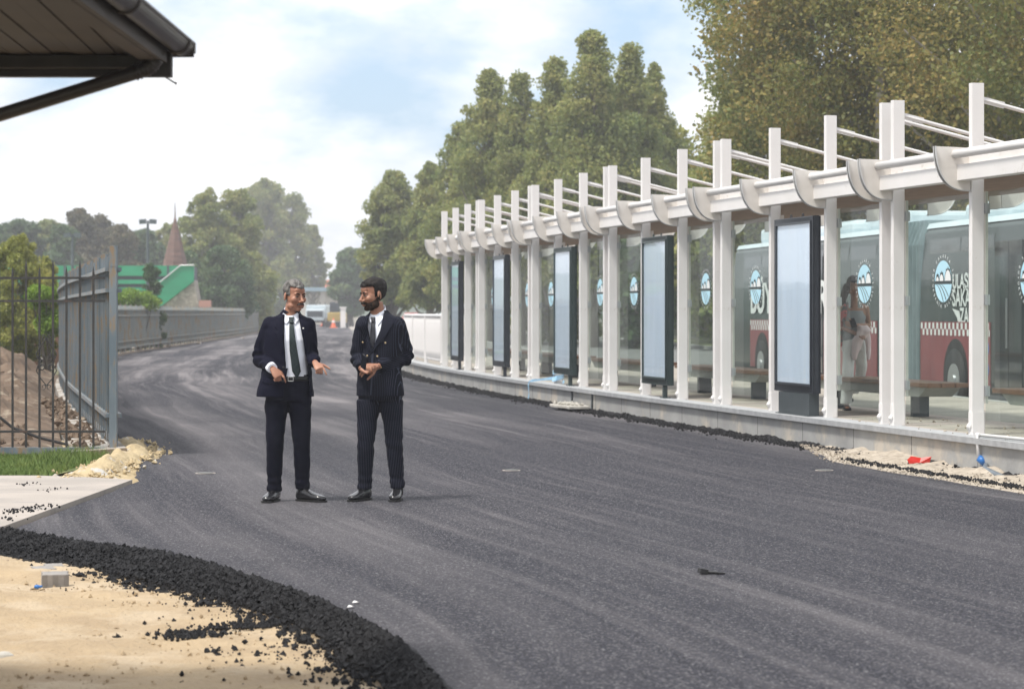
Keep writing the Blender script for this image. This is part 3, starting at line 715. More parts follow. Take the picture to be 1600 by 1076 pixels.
for i in range(len(fpts)-1):
    a, b = fpts[i], fpts[i+1]; d = (b-a); Ln = d.length; d.normalize(); rz = math.atan2(d.y, d.x); nn = Vector((d.y, -d.x, 0))     # nn: towards the road
    h = 2.12 - (.35 if a.y > 80 else .35*max(0, (a.y-45)/35)); M4 = Matrix.Translation(a-fo) @ Matrix.Rotation(rz, 4, 'Z')
    z0 = .10
    # corrugated sheet made of vertical slats with uneven tops, two rails, and a base rail
    q = MB(); ns = 9
    for k in range(ns):
        w = Ln/ns; x0 = k*w+.004; x1 = (k+1)*w-.004; dy = -.010 if k % 2 else .012
        tp = h-.12+random.uniform(-.035, .035)-(.03 if k % 2 else 0)
        q.b2(x0, x1, dy-.004, dy+.004, z0+.16, tp)
    me = q.xf(M4)
    if i < 60:
        o = q.build('sheet_panel', M['fence' if a.y < 62 else 'fencefar'], fr_)
    else: pm.v, pm.f = pm.add(q.v, q.f).v, pm.f
    r = MB()
    for zr in (h-.19, h-.41, .40): r.b2(0, Ln, .013, .085, zr, zr+.042).b2(0, Ln, -.085, -.013, zr, zr+.042)
    r.b2(0, Ln, -.045, .045, z0+.06, z0+.13)
    for k in range(4):
        x = (k+.5)*Ln/4; r.b2(x-.016, x+.016, -.055, -.014, z0+.05, h-.02+random.uniform(-.02, .02))
        r.b2(x-.016, x+.016, .014, .055, z0+.05, h-.02+random.uniform(-.02, .02))
    r.xf(M4)
    if i < 60: r.build('rail', M['fence2' if a.y < 62 else 'fencefar2'], fr_)
    else: sl.add(r.v, r.f)
if pm.v: tag(pm.build('sheet_panel', M['fencefar'], fr_), kind='stuff')
if sl.v: tag(sl.build('rail', M['fencefar2'], fr_), kind='stuff')
pst = MB().b2(-.03, .03, -.065, .065, 0, 2.14).b2(-.038, .038, -.038, .038, 2.14, 2.15).mesh('fence_post'); pst.materials.append(M['fence2'])
for i, p in enumerate(fpts[:99]):
    if i == 0:
        MB().b2(-.038, .038, -.045, .045, -.02, 2.195).b2(-.041, .041, -.048, .048, 1.98, 1.99).build('end_post', M['fence2'], fr_, loc=p-fo)
    else:
        o = link('fence_post', pst, None, fr_, loc=p-fo); o.scale.z = 1-(.16 if p.y > 80 else .16*max(0, (p.y-45)/35))
# white footing strip along the inner side of the fence
V = []; F = []
fy = [25.0+i*1.0 for i in range(40)]
for Y in fy:
    x = fx(Y);     wf = max(.12, .46-.02*(Y-25)); 
    for a, z in ((-wf, -.2), (-wf, .06), (.12, .10), (.12, -.2)): V.append((x+a, Y, z+.02*noise.noise(Vector((Y, a, 0)))))
for i in range(len(fy)-1):
    for k in range(4): F.append((i*4+k, i*4+(k+1) % 4, (i+1)*4+(k+1) % 4, (i+1)*4+k))
M['whitecrete'] = mat('pale_concrete', (.46, .44, .41), (.34, .32, .29), rough=.9, scale=3, bump=.01, bscale=12, c3=(.20, .155, .11), s3=1.5, lo3=.48, hi3=.56)
o = MB().add(V, F+[(3, 2, 1, 0), tuple((len(fy)-1)*4+k for k in range(4))]).build('footing', M['whitecrete']); tag(o, 'pale concrete footing strip under the grey sheet fence', 'footing')
# rough strip between the fence and the mat further off
o = sheet('road_edge', [[(fx(Y)-.1, Y, .0), (lx(Y)+.05 if Y > 26 else lx(Y)-.02, Y, -.02)] for Y in list(np.arange(25.2, 196, 2.))], M['dirt'], 0); tag(o, kind='structure')

# ---------------------------------------------------------------- wrought iron fence closing the corner
ir = empty('iron_fence', (-4.2, 25.3, 0)); tag(ir, 'thin black wrought iron fence with scrollwork at the left edge, joining the sheet fence post', 'fence')
for z, w in ((1.86, .012), (1.62, .012), (.255, .012)): MB().b2(-7.5, -.06, -w, w, z-w, z+w).build('rail', M['iron'], ir)
MB().b2(-7.5, -.06, -.03, .03, .02, .09).build('bottom_rail', M['fence2'], ir)
i = 0; x = -.18
bar = MB().b2(-.0105, .0105, -.0105, .0105, .09, 1.98).add([(-.0105, -.0105, 1.98), (.0105, -.0105, 1.98), (.0105, .0105, 1.98), (-.0105, .0105, 1.98), (0, 0, 2.06)], [(0, 1, 4), (1, 2, 4), (2, 3, 4), (3, 0, 4)]).mesh('bar'); bar.materials.append(M['iron'])
while x > -3.0:
    o = link('bar', bar, None, ir, loc=(x, 0, 0)); o.scale.z = 1 if i % 2 else .965
    x -= .141; i += 1
sx0 = px(73, 25.3)+4.2
def spiral(cx, cz, r0, a0, turns, sgn):
    return [(cx+sgn*(r0*(1-t*.75))*math.cos(a0+turns*2*math.pi*t), -.016, cz+(r0*(1-t*.75))*math.sin(a0+turns*2*math.pi*t)) for t in [k/24 for k in range(25)]]
sc = MB()
for sg in (-1, 1):
    for up in (-1, 1):
        cz = .98; heart = [(sx0, -.016, cz+up*.245), (sx0+sg*.06, -.016, cz+up*.17), (sx0+sg*.105, -.016, cz+up*.09), (sx0+sg*.09, -.016, cz+up*.035)]
        sc.tube(heart, .006, 6); sc.tube(spiral(sx0+sg*.048, cz+up*.045, .042, -.3*up, 1.1*up, sg), .006, 6)
    for up in (-1, 1): sc.tube(spiral(sx0+sg*.03, .98+up*.255, .03, 1.2*up, 1.0*up, sg), .005, 6)
sc.build('scrollwork', M['iron'], ir)
# black cable hanging behind the bars
MB().tube([(px(x, 26.5), 26.5, 1.5-(y-488)/3778*26.5) for x, y in ((-30, 630), (0, 652), (20, 668), (60, 683), (100, 693), (140, 700), (166, 706))], .016, 8).build('cable', M['black'])
tag(bpy.data.objects['cable'], 'black cable sagging behind the wrought iron fence', 'cable')

# ---------------------------------------------------------------- dug-up soil behind the fences
nx, ny = 130, 150; V = []
for j in range(ny):
    Y = 26.2+(58-26.2)*(j/(ny-1))
    xr = fx(Y)-max(.14, .50-.02*(Y-25))
    for i in range(nx):
        x = xr-(14.0)*(i/(nx-1))
        e = min(1, i/14)
        z = -.05+e*(.42+.45*min(1, (Y-26)/14))*max(0, .72+.9*fbm(x, Y, 2, 5, .55))+.07*fbm(x, Y, 5, 6, 2.4)*e+.06*fbm(x, Y, 1, 4, 6)*e
        z -= .25*e*math.exp(-((x-(xr-1.3))**2)/.25)
        V.append((x, Y, z))
F = [(j*nx+i, (j+1)*nx+i, (j+1)*nx+i+1, j*nx+i+1) for j in range(ny-1) for i in range(nx-1)]
me = bpy.data.meshes.new('soil'); me.from_pydata(V, [], F); me.update()
tag(link('soil', me, M['dirt'], smooth=False), 'dug up brown earth heaped behind the iron fence', 'soil', kind='structure')
mb = MB()
for _ in range(260):
    Y = 25.4+14*random.random(); rock(mb, (fx(Y)-.02-.4*random.random(), Y, .09), random.choice((.015, .03, .05, .07)))
for _ in range(1200):
    Y = 26.4+30*random.random()**2; x = fx(Y)-.8-6*random.random(); j = int((Y-26.2)/(58-26.2)*(ny-1)); i = min(nx-1, int((fx(Y)-.5-x)/14*(nx-1)))
    rock(mb, (x, Y, V[j*nx+i][2]+.01), random.choice((.02, .03, .05, .08)))
tag(mb.build('soil_clods', M['dirt']), 'clods of brown earth on the heap', 'clods', kind='stuff')

# ---------------------------------------------------------------- grass strip, concrete apron, sand spill at the post
def blades(name, n, fn, m, h=.06, w=.006):
    V = np.zeros((n*3, 3)); 
    for i in range(n):
        x, y, z = fn(); a = random.random()*6.28; hh = h*random.uniform(.5, 1.3); dx_, dy_ = math.cos(a)*w, math.sin(a)*w; lx_, ly_ = random.gauss(0, .35)*hh, random.gauss(0, .35)*hh
        V[i*3] = (x-dx_, y-dy_, z); V[i*3+1] = (x+dx_, y+dy_, z); V[i*3+2] = (x+lx_, y+ly_, z+hh)
    F = np.arange(n*3).reshape(n, 3); return link(name, np_mesh(name, V, F), m)
M['blade'] = mat('grass_blades', (.085, .15, .028), (.16, .21, .05), rough=.8, scale=6)
o = sheet('grass', [[(x, y, -.01) for x in (-9, -7, -5.4, -4.3+.1*(y-22))] for y in (21.9, 23, 24.2, 25.1)], M['verge'], 0); tag(o, kind='structure')
o = blades('grass_blades', 26000, lambda: (random.uniform(-7.3, -4.25), 21.95+3.2*random.random(), -.012), M['blade']); tag(o, 'short green grass strip in front of the iron fence', 'grass', kind='stuff')
o = blades('grass_blades', 2500, lambda: (random.gauss(-4.5, .18), random.gauss(24.6, .5), -.012), M['blade'], h=.11); tag(o, 'taller grass tuft beside the sand spill', 'grass', kind='stuff')
V = [(-9, 16.2), (-3.75, 16.2), (-3.52, 16.75), (-3.36, 21.4), (-3.75, 21.7), (-4.3, 21.95), (-9, 21.95)]
M['apron'] = mat('dusty_concrete', (.40, .355, .315), (.31, .28, .25), rough=.9, scale=.9, bump=.005, bscale=20, c3=(.27, .25, .235), s3=1.6, lo3=.53, hi3=.68, stretch=(1, 1.8, 1))
o = MB().prism(V, -.2, .022).build('pavement', M['apron']); tag(o, kind='structure')
mb = MB()
for cx, cy, n_ in ((20, 800, 40), (45, 797, 35), (70, 792, 25), (10, 812, 20), (40, 757, 14), (80, 765, 12)):
    Y = 1.48*3778/(cy-488); 
    for _ in range(n_): rock(mb, (px(cx, Y)+random.gauss(0, .06), Y+random.gauss(0, .12), .028), random.choice((.006, .009, .014)))
tag(mb.build('asphalt_crumbs', M['crumb']), 'black crumbs dropped on the pale concrete pavement', 'asphalt crumbs', kind='stuff')
# sand and rubble heap round the end post
nx, ny = 60, 90; V = []
for j in range(ny):
    Y = 21.2+(29.5-21.2)*j/(ny-1)
    for i in range(nx):
        x = -4.9+1.6*i/(nx-1)+(-.21)*(Y-25.3 if Y > 25.3 else 0); c = -3.93-.21*max(0, Y-25.3)
        d = abs(x-c)/(.20+.05*noise.noise(Vector((Y*1.3, 5, 5)))); e = math.exp(-max(0, 22.6-Y)**2/.2)*math.exp(-max(0, Y-27)**2/.9)
        z = -.06+(.14*math.exp(-d*d*1.1)+.08*fbm(x, Y, 3, 5, 2.6)*math.exp(-d*d*.6)+.035*fbm(x, Y, 6, 5, 9)*math.exp(-d*d*.5))*e; V.append((x, Y, z))
F = [(j*nx+i, j*nx+i+1, (j+1)*nx+i+1, (j+1)*nx+i) for j in range(ny-1) for i in range(nx-1)]
me = bpy.data.meshes.new('heap'); me.from_pydata(V, [], F); me.update()
M['yellowsand'] = mat('yellow_sand', (.50, .40, .24), (.40, .31, .18), rough=.95, scale=6, bump=.02, bscale=40, c3=(.5, .48, .44), s3=3, lo3=.56, hi3=.62)
tag(link('sand_heap', me, M['yellowsand'], smooth=True), 'low heap of yellow sand around the fence end post', 'sand heap', kind='stuff')
mb = MB()
for _ in range(500):
    Y = random.uniform(21.6, 28); rock(mb, (-3.85-.21*max(0, Y-25.3)+random.gauss(0, .14), Y, .02), random.choice((.01, .015, .025, .04)))
tag(mb.build('rubble', M['yellowsand']), 'stony rubble mixed into the yellow sand heap', 'rubble', kind='stuff')

# ---------------------------------------------------------------- trees
def leaf_mat(name, c1, c2, c3, tr=.25):
    m = bpy.data.materials.new(name); m.use_nodes = True; t = m.node_tree; p = t.nodes['Principled BSDF']; o = t.nodes['Material Output']
    g = N(t, 'ShaderNodeNewGeometry'); r = N(t, 'ShaderNodeValToRGB'); e = r.color_ramp.elements
    e[0].color = (*c1, 1); e[1].color = (*c3, 1); x = e.new(.55); x.color = (*c2, 1); e[0].position = .1; e[2].position = .97
    tc = N(t, 'ShaderNodeTexCoord'); n = N(t, 'ShaderNodeTexNoise'); n.inputs['Scale'].default_value = .45; n.inputs['Detail'].default_value = 3; L(t, tc.outputs['Object'], n.inputs[0])
    a = N(t, 'ShaderNodeMath', operation='MULTIPLY_ADD'); L(t, n.outputs[0], a.inputs[0]); a.inputs[1].default_value = 1.5; a.inputs[2].default_value = -.5
    b = N(t, 'ShaderNodeMath', operation='MULTIPLY_ADD'); L(t, g.outputs['Random Per Island'], b.inputs[0]); b.inputs[1].default_value = .5; L(t, a.outputs[0], b.inputs[2])
    L(t, b.outputs[0], r.inputs[0]); L(t, r.outputs[0], p.inputs['Base Color']); p.inputs['Roughness'].default_value = .55; p.inputs['Specular IOR Level'].default_value = .35
    tl = N(t, 'ShaderNodeBsdfTranslucent'); L(t, r.outputs[0], tl.inputs[0]); ms = N(t, 'ShaderNodeMixShader'); ms.inputs[0].default_value = tr
    L(t, p.outputs[0], ms.inputs[1]); L(t, tl.outputs[0], ms.inputs[2]); L(t, ms.outputs[0], o.inputs[0]); return m
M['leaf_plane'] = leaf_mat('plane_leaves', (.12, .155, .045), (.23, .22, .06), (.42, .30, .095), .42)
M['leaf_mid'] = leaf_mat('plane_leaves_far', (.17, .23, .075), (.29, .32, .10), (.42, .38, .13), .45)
M['leaf_yellow'] = leaf_mat('yellowing_leaves', (.24, .27, .06), (.36, .36, .09), (.46, .40, .12), .4)
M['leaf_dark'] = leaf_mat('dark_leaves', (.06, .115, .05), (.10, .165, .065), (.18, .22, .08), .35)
M['leaf_brown'] = leaf_mat('brownish_needles', (.08, .09, .045), (.13, .12, .06), (.2, .15, .08), .3)
M['leaf_bright'] = leaf_mat('bright_hedge', (.12, .21, .02), (.20, .32, .03), (.33, .42, .06), .3)
M['bark'] = mat('pale_bark', (.30, .28, .23), (.17, .15, .12), rough=.9, scale=3, stretch=(1, 1, .3), bump=.01, bscale=10)
M['darkbark'] = mat('dark_bark', (.09, .075, .06), (.05, .042, .035), rough=.95, scale=4, stretch=(1, 1, .3), bump=.01, bscale=10)
def leaves(C, Rr, n, size, rng, flat=.0, shell=.55):
    """n leaf quads spread through clumps with centres C and radii Rr"""
    C = np.array(C); Rr = np.array(Rr); w = Rr.prod(axis=1)**(2/3); idx = rng.choice(len(C), n, p=w/w.sum())
    d = rng.normal(size=(n, 3)); ln = np.linalg.norm(d, axis=1)[:, None]; d *= np.minimum(1, 2.1/ln)*(1-.2*rng.random((n, 1))); P = C[idx]+d*Rr[idx]*.72
    d /= np.linalg.norm(d, axis=1)[:, None]
    a = rng.normal(size=(n, 3)); a /= np.linalg.norm(a, axis=1)[:, None]
    b = np.cross(a, rng.normal(size=(n, 3))+d*.6); b /= np.linalg.norm(b, axis=1)[:, None]
    s = size*rng.uniform(.55, 1.25, n)[:, None]; a *= s*.5; b *= s*.42; k = rng.uniform(.5, .9, n)[:, None]
    nrm = np.cross(a, b); nrm /= np.linalg.norm(nrm, axis=1)[:, None]; fold = nrm*s*.12
    V = np.stack([P-a, P+b*k+fold, P+a, P-b+fold], axis=1).reshape(-1, 3)
    return V, np.arange(n*4).reshape(n, 4)
def tree(label, x, Y, h, rw, n, lsize, lm, tfront=0, bark='bark', base=.25, kind='round', name='tree', group=None, nclump=60, trunk_r=None, seed=0, zb=-.1, vis_trunk=True, ry=None):
    rg = np.random.default_rng(seed+int(abs(x)*97+Y*13)); rd = random.Random(seed+int(abs(x)*31+Y*7))
    root = empty(name, (x, Y, zb)); tag(root, label, 'tree' if name not in ('bush', 'hedge') else name, group)
    tr = trunk_r or h*.018; z0 = h*base; ry = ry or rw
    C = []; Rr = []; tips = []
    for i in range(nclump):
        q = (i+.5)/nclump; z = z0+(h-z0)*q
        if kind == 'round': prof = math.sin(math.pi*min(1, (q*.9+.10)))**.6
        elif kind == 'cone': prof = max(.12, (1-q))**.8*(.55+.45*min(1, q*6))
        elif kind == 'tall': prof = (1-q**2.6)**.7*(.62+.38*min(1, q*4))
        elif kind == 'peak': prof = (1-q**1.35)**.8*(.6+.4*min(1, q*4))
        else: prof = math.sin(math.pi*min(1, (q*.75+.25)))**.5
        a = i*2.4+rd.uniform(-.5, .5); rr = rw*prof*math.sqrt(rd.uniform(.03, 1))*.88
        cr_ = rw*(rd.uniform(.16, .36)*(.42+.58*prof) if kind == 'peak' else rd.uniform(.12, .33)*(.6+.4*prof)); c = (math.cos(a)*rr, math.sin(a)*rr*ry/rw, min(z, h-cr_*.75)); C.append(c); Rr.append((cr_, cr_*ry/rw, cr_*rd.uniform(.6, .9))); tips.append(c)
    # ragged outer sprigs
    for i in range(int(nclump*1.6)):
        j = rd.randrange(nclump); c = C[j]; r = Rr[j]; v = Vector((rd.gauss(0, 1), rd.gauss(0, 1), rd.gauss(.35, 1))).normalized()
        s = rd.uniform(.18, .45); C.append((c[0]+v.x*r[0]*1.05, c[1]+v.y*r[1]*1.05, c[2]+v.z*r[2]*1.1)); Rr.append((r[0]*s*1.5, r[1]*s*1.5, r[2]*s*1.3))
    Vv, Ff = leaves(C, Rr, n, lsize, rg)
    link('crown', np_mesh('crown', Vv, Ff), M[lm], root)
    tk = MB(); bend = rd.uniform(-.02, .02)*h
    pts = [(0, 0, 0), (bend*.3, -tfront*.5, h*.12), (bend, bend*.4-tfront, h*.4), (bend*.6, -tfront, h*.7), (0, -tfront*.3, h*.93)]
    tk.tube(pts, [tr*1.35, tr, tr*.75, tr*.42, tr*.1], 10)
    for i, t_ in enumerate(tips):
        if i % 2 and kind != 'open': continue
        q = max(.14, min(.85, (t_[2]/h)-.16)); p0 = Vector((bend*min(1, q*2.2), 0, h*q)); p1 = Vector(t_); mid = (p0+p1)/2+Vector((0, 0, -.03*h))
        rr = tr*(1-q)*.55+.01*h*.2; tk.tube([p0, mid, p1], [rr, rr*.7, rr*.2], 6)
    tk.build('trunk', M[bark], root, True)
    return root
G1 = 'plane trees along the busway behind the shelters'
# big near planes over the right half
tree('big yellowing plane tree with a pale trunk behind the tie rods at the right', px(1352, 62), 62, 13.2, 4.1, 95000, .125, 'leaf_plane', base=.24, nclump=90, group=G1, seed=1, ry=3.4, tfront=2.3, trunk_r=.20)
tree('plane tree filling the top right corner of the photo', px(1625, 57), 57, 13.5, 4.0, 64000, .12, 'leaf_plane', base=.24, nclump=80, group=G1, seed=2, ry=3.2)
tree('greener plane tree with ragged left side against the blue sky', px(1200, 70), 70, 14.0, 2.6, 62000, .14, 'leaf_mid', base=.2, nclump=80, group=G1, seed=3, kind='tall')
tree('plane tree between the two nearest ones, set further back', px(1500, 76), 76, 15, 4.2, 38000, .2, 'leaf_plane', base=.2, nclump=70, group=G1, seed=4)
# middle row, in the dust
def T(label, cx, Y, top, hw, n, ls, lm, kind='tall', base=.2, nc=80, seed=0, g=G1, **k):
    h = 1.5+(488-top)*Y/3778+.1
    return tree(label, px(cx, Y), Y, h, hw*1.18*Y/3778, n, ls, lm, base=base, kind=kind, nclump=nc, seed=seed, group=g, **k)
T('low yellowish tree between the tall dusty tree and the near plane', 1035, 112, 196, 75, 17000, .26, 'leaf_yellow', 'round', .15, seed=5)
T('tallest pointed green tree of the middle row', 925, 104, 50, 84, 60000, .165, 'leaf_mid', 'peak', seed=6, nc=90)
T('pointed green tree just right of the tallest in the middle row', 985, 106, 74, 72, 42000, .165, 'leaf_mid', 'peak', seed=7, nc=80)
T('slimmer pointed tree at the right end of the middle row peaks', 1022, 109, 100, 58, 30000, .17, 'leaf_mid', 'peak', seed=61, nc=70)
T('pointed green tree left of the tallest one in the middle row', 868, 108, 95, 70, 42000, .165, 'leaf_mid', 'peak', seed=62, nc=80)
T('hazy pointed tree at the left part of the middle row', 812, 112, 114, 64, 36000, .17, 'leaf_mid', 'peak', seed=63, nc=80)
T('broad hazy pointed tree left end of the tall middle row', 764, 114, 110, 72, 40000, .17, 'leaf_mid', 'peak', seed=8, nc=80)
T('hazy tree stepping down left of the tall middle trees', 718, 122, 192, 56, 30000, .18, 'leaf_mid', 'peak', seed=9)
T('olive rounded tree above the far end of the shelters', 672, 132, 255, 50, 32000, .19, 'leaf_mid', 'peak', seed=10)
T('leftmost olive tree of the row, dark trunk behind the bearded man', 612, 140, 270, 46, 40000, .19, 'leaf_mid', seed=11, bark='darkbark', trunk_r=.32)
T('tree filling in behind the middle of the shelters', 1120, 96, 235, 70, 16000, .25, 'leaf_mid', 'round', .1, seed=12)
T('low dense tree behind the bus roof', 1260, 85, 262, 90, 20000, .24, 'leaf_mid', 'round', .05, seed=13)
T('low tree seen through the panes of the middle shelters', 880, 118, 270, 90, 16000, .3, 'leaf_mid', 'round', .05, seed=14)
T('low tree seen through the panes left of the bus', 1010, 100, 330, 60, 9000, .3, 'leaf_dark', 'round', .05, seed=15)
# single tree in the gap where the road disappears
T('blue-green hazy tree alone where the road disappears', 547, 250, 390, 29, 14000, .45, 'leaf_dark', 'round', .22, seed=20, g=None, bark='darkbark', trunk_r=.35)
G2 = 'tall pale-barked trees left of the road bend'
for i, (cx, Y, top, hw, n, kd, lb) in enumerate(((322, 185, 300, 40, 20000, 'open', 'thin crowned tree standing right of the brown spire'), (368, 190, 300, 38, 23000, 'open', 'wide crowned tree second right of the spire'),
        (412, 312, 283, 40, 27000, 'open', 'tallest tree of the left group, above the moustached man'), (456, 318, 304, 36, 18000, 'open', 'leaning tree with sparse boughs above the moustached man'), (490, 322, 352, 20, 6500, 'open', 'rightmost thin bough tree of the left group'),
        (350, 165, 385, 40, 12000, 'round', 'lower dark tree in front of the left group'), (390, 188, 395, 38, 10000, 'round', 'lower green tree behind the moustached man'), (295, 170, 395, 34, 9000, 'round', 'low tree directly right of the spire'), (438, 310, 400, 30, 9000, 'round', 'low tree right above the moustached man'))):
    T(lb, cx, Y, top, hw, n*(1 if kd == 'open' else 2), .24*Y/185, 'leaf_mid' if i < 5 else 'leaf_dark' if i in (5, 7) else 'leaf_mid', kd, .32 if kd == 'open' else .02, 54 if kd == 'open' else 70, seed=30+i, g=G2, trunk_r=.22)
G3 = 'dense trees beyond the green hoarding'
lab3 = ['dark tree at the left edge beyond the hoarding', 'rounded dark tree second from the left edge', 'dark tree third from the left edge', 'blue-green tree left of the brown pines', 'tall brownish pine, highest left of the spire', 'brownish pine right of the highest one',
        'thin brownish pine in front of a lamp mast', 'low dark tree left of the spire', 'dark tree behind the spire', 'low tree far left behind the yellow shrub']
for i, (cx, top, hw, lm) in enumerate(((-10, 352, 30, 'leaf_dark'), (30, 344, 32, 'leaf_dark'), (72, 345, 30, 'leaf_mid'), (98, 352, 24, 'leaf_dark'), (122, 326, 27, 'leaf_brown'), (158, 338, 28, 'leaf_brown'), (190, 352, 24, 'leaf_brown'), (226, 362, 28, 'leaf_dark'), (262, 350, 26, 'leaf_mid'), (10, 380, 34, 'leaf_mid'))):
    T(lab3[i], cx, 200+i % 3*8, top, hw*1.35, 26000, .30, lm, 'round', .03, 60, seed=50+i, g=G3, trunk_r=.25)
# near bushes and small trees at the left
T('yellow-green young tree behind the iron fence at the left edge', 28, 62, 372, 50, 34000, .085, 'leaf_yellow', 'round', .08, 60, seed=70, g=None, trunk_r=.05)
T('small young yellow-green tree beside the bright hedge', 72, 64, 402, 24, 11000, .085, 'leaf_yellow', 'round', .15, 34, seed=71, g=None, trunk_r=.04)
def bush(label, cx, Y, top, bot, hw, n, ls, lm, seed):
    z1 = 1.5+(488-top)*Y/3778; z0 = 1.5+(488-bot)*Y/3778; rg = np.random.default_rng(seed); w = hw*Y/3778; C = []; Rr = []
    for i in range(26):
        C.append((rg.uniform(-.75, .75)*w, rg.uniform(-.5, .5)*w, z0+(z1-z0)*rg.uniform(.15, .82))); r = min(w, (z1-z0))*rg.uniform(.2, .36); Rr.append((r, r, r*.8))
    root = empty('bush', (px(cx, Y), Y, 0)); tag(root, label, 'bush'); V_, F_ = leaves(C, Rr, n, ls, rg); link('foliage', np_mesh('foliage', V_, F_), M[lm], root)
    st = MB(); [st.tube([(C[i][0]*.2, 0, -.1), tuple(C[i])], [.03, .01], 5) for i in range(0, 26, 5)]; st.build('stem', M['darkbark'], root)
bush('bright green clipped bush behind the near end of the sheet fence', 78, 58, 438, 530, 40, 11000, .07, 'leaf_bright', 81)
bush('bright green low bush showing above the long fence', 216, 98, 452, 482, 28, 6000, .10, 'leaf_bright', 82)
bush('second bright green bush left of the dark conifer', 192, 96, 455, 482, 18, 4000, .10, 'leaf_bright', 83)
T('dark little conifer in front of the green hoarding', 235, 104, 412, 31, 11000, .11, 'leaf_dark', 'cone', .02, 24, seed=84, g=None, trunk_r=.05)

# hedge mass and iron railing beyond the busway
hg = []; Rh = []
for i in range(160):
    Y = 34+i*.75; hg.append((far_edge(Y)+15.5+random.uniform(-.7, .7), Y, .7+random.uniform(-.2, .6))); Rh.append((.8, .9, .6))
V_, F_ = leaves(hg, Rh, 60000, .17, RNG)
tag(link('hedge', np_mesh('hedge', V_, F_), M['leaf_dark']), 'dark hedge running beyond the busway behind the shelters', 'hedge')
bf = empty('railing_fence', (far_edge(30)+11.2, 30, 0)); tag(bf, 'black upright bar railing beyond the busway, seen through the shelter glass', 'fence')
o0 = bf.location.copy(); q = MB()
Yl = list(np.arange(30, 130, .3))
allb = MB()
for i, Y in enumerate(Yl):
    x = far_edge(Y)+11.2-o0.x; allb.box((x, Y-o0.y, .82), (.03, .03, 1.65))
tag(allb.build('bar', M['iron'], bf), kind='stuff')
for z in (.25, 1.5): MB().tube([(far_edge(Y)+11.2-o0.x, Y-o0.y, z) for Y in np.arange(30, 131, 5.)], .025, 4).build('rail', M['iron'], bf)

# ---------------------------------------------------------------- green hoarding, spire, stone ramp, timber fence, lamps
M['green'] = mat('green_sheeting', (.012, .30, .15), (.010, .24, .12), rough=.5, scale=.6, stretch=(1, 1, 3))
M['greendark'] = mat('green_gap', (.05, .055, .08), rough=.6)
M['spire'] = mat('copper_brown_shingle', (.17, .095, .07), (.12, .07, .055), rough=.7, scale=2, stretch=(1, 1, 4))
M['rubblestone'] = mat('rubble_stone', (.34, .30, .25), (.22, .20, .17), rough=.9, scale=1.6, bump=.05, bscale=3, c3=(.42, .38, .33), s3=2.5, lo3=.5, hi3=.56)
YB = 150; hb = empty('green_hoarding', (px(-60, YB), YB, 0)); tag(hb, 'long bright green boarded structure with dark slots, behind the fences at the left', 'hoarding')
bx = px(303, YB)-px(-60, YB)
zt = 1.5+(488-415)*YB/3778
def zz(y): return 1.5+(488-y)*YB/3778
M0 = MB()
for a, b in ((415, 431), (437, 443.5), (449, 478), (497, 512), (516, 522)): MB().b2(0, bx, 0, .25, zz(b), zz(a)).build('green_board', M['green'], hb)
MB().b2(0, bx, .3, 1.5, 0, zt-.1).build('back_wall', M['greendark'], hb)
for x in np.arange(0, bx, 3.2): MB().b2(x-.06, x+.06, -.05, .0, 0, zt+.02).build('post', M['greendark'], hb)
sp = empty('spire', (px(273.5, YB+6), YB+6, 0)); tag(sp, 'slender brown shingled spire with a needle tip above the green hoarding', 'spire')
q = MB(); n = 8
for i in range(9):
    r0 = .72*(1-i/9)**1.0+.02; r1 = .72*(1-(i+1)/9)**1.0+.02; z0 = 4.0+i*.33; q.cyl((0, 0, z0+.165), r0*1.04, .33, 'z', 8, r1)
q.build('roof', M['spire'], sp); sp.scale = (1.136,)*3; sp.location.z = -.2; MB().tube([(0, 0, 6.9), (0, 0, 7.75)], [.045, .01], 6).build('finial', M['spire'], sp); MB().cyl((0, 0, 2.0), .60, 4.0, 'z', 8).build('turret', M['rubblestone'], sp)
rp = empty('stone_ramp', (px(280, YB-8), YB-8, 0)); tag(rp, 'battered rubble stone wall with a sloping green cover below the spire', 'wall')
k_ = (YB-8)/3778
def rz_(x, y): return ((x-280)*k_, 1.5+(488-y)*k_)
MB().prism([rz_(250, 530), rz_(252, 478), rz_(306, 438), rz_(313, 478), rz_(316, 530)], -.8, .8, axis='y').build('stone_wall', M['rubblestone'], rp)
MB().prism([rz_(243, 474), rz_(245, 452), rz_(286, 417), rz_(306, 416), rz_(306, 440), rz_(256, 478)], -.95, -.81, axis='y').build('green_cover', M['green'], rp)
MB().tube([(rz_(243, 450)[0], -1.0, rz_(243, 450)[1]), (rz_(286, 415)[0], -1.0, rz_(286, 415)[1]), (rz_(307, 415)[0], -1.0, rz_(307, 415)[1])], .045, 6).build('rail', M['steel'], rp)
# brown timber fence and park ground behind the soil
M['timber'] = mat('brown_timber', (.15, .075, .04), (.10, .05, .028), rough=.7, scale=2, stretch=(4, 4, .6))
YT = 70; tf = empty('timber_fence', (px(-30, YT), YT, 0)); tag(tf, 'brown timber post fence seen through the iron fence at the left', 'fence')
Lt = px(118, YT)-px(-30, YT)
for z in (1.72, 1.35): MB().b2(0, Lt, -.03, .03, z, z+.10).build('rail', M['timber'], tf)
stk = MB().b2(-.05, .05, -.04, .04, -.1, 1.7).mesh('stake'); stk.materials.append(M['timber'])
x = .1
while x < Lt: link('stake', stk, None, tf, loc=(x, 0, 0)); x += .30
M['lawn'] = mat('lawn', (.085, .16, .03), (.13, .20, .045), rough=.95, scale=.8)
o = sheet('grass', [[(-60, y, .03), (fx(y)-1.5, y, .03)] for y in (57, 66)], M['lawn'], 0); tag(o, kind='structure')
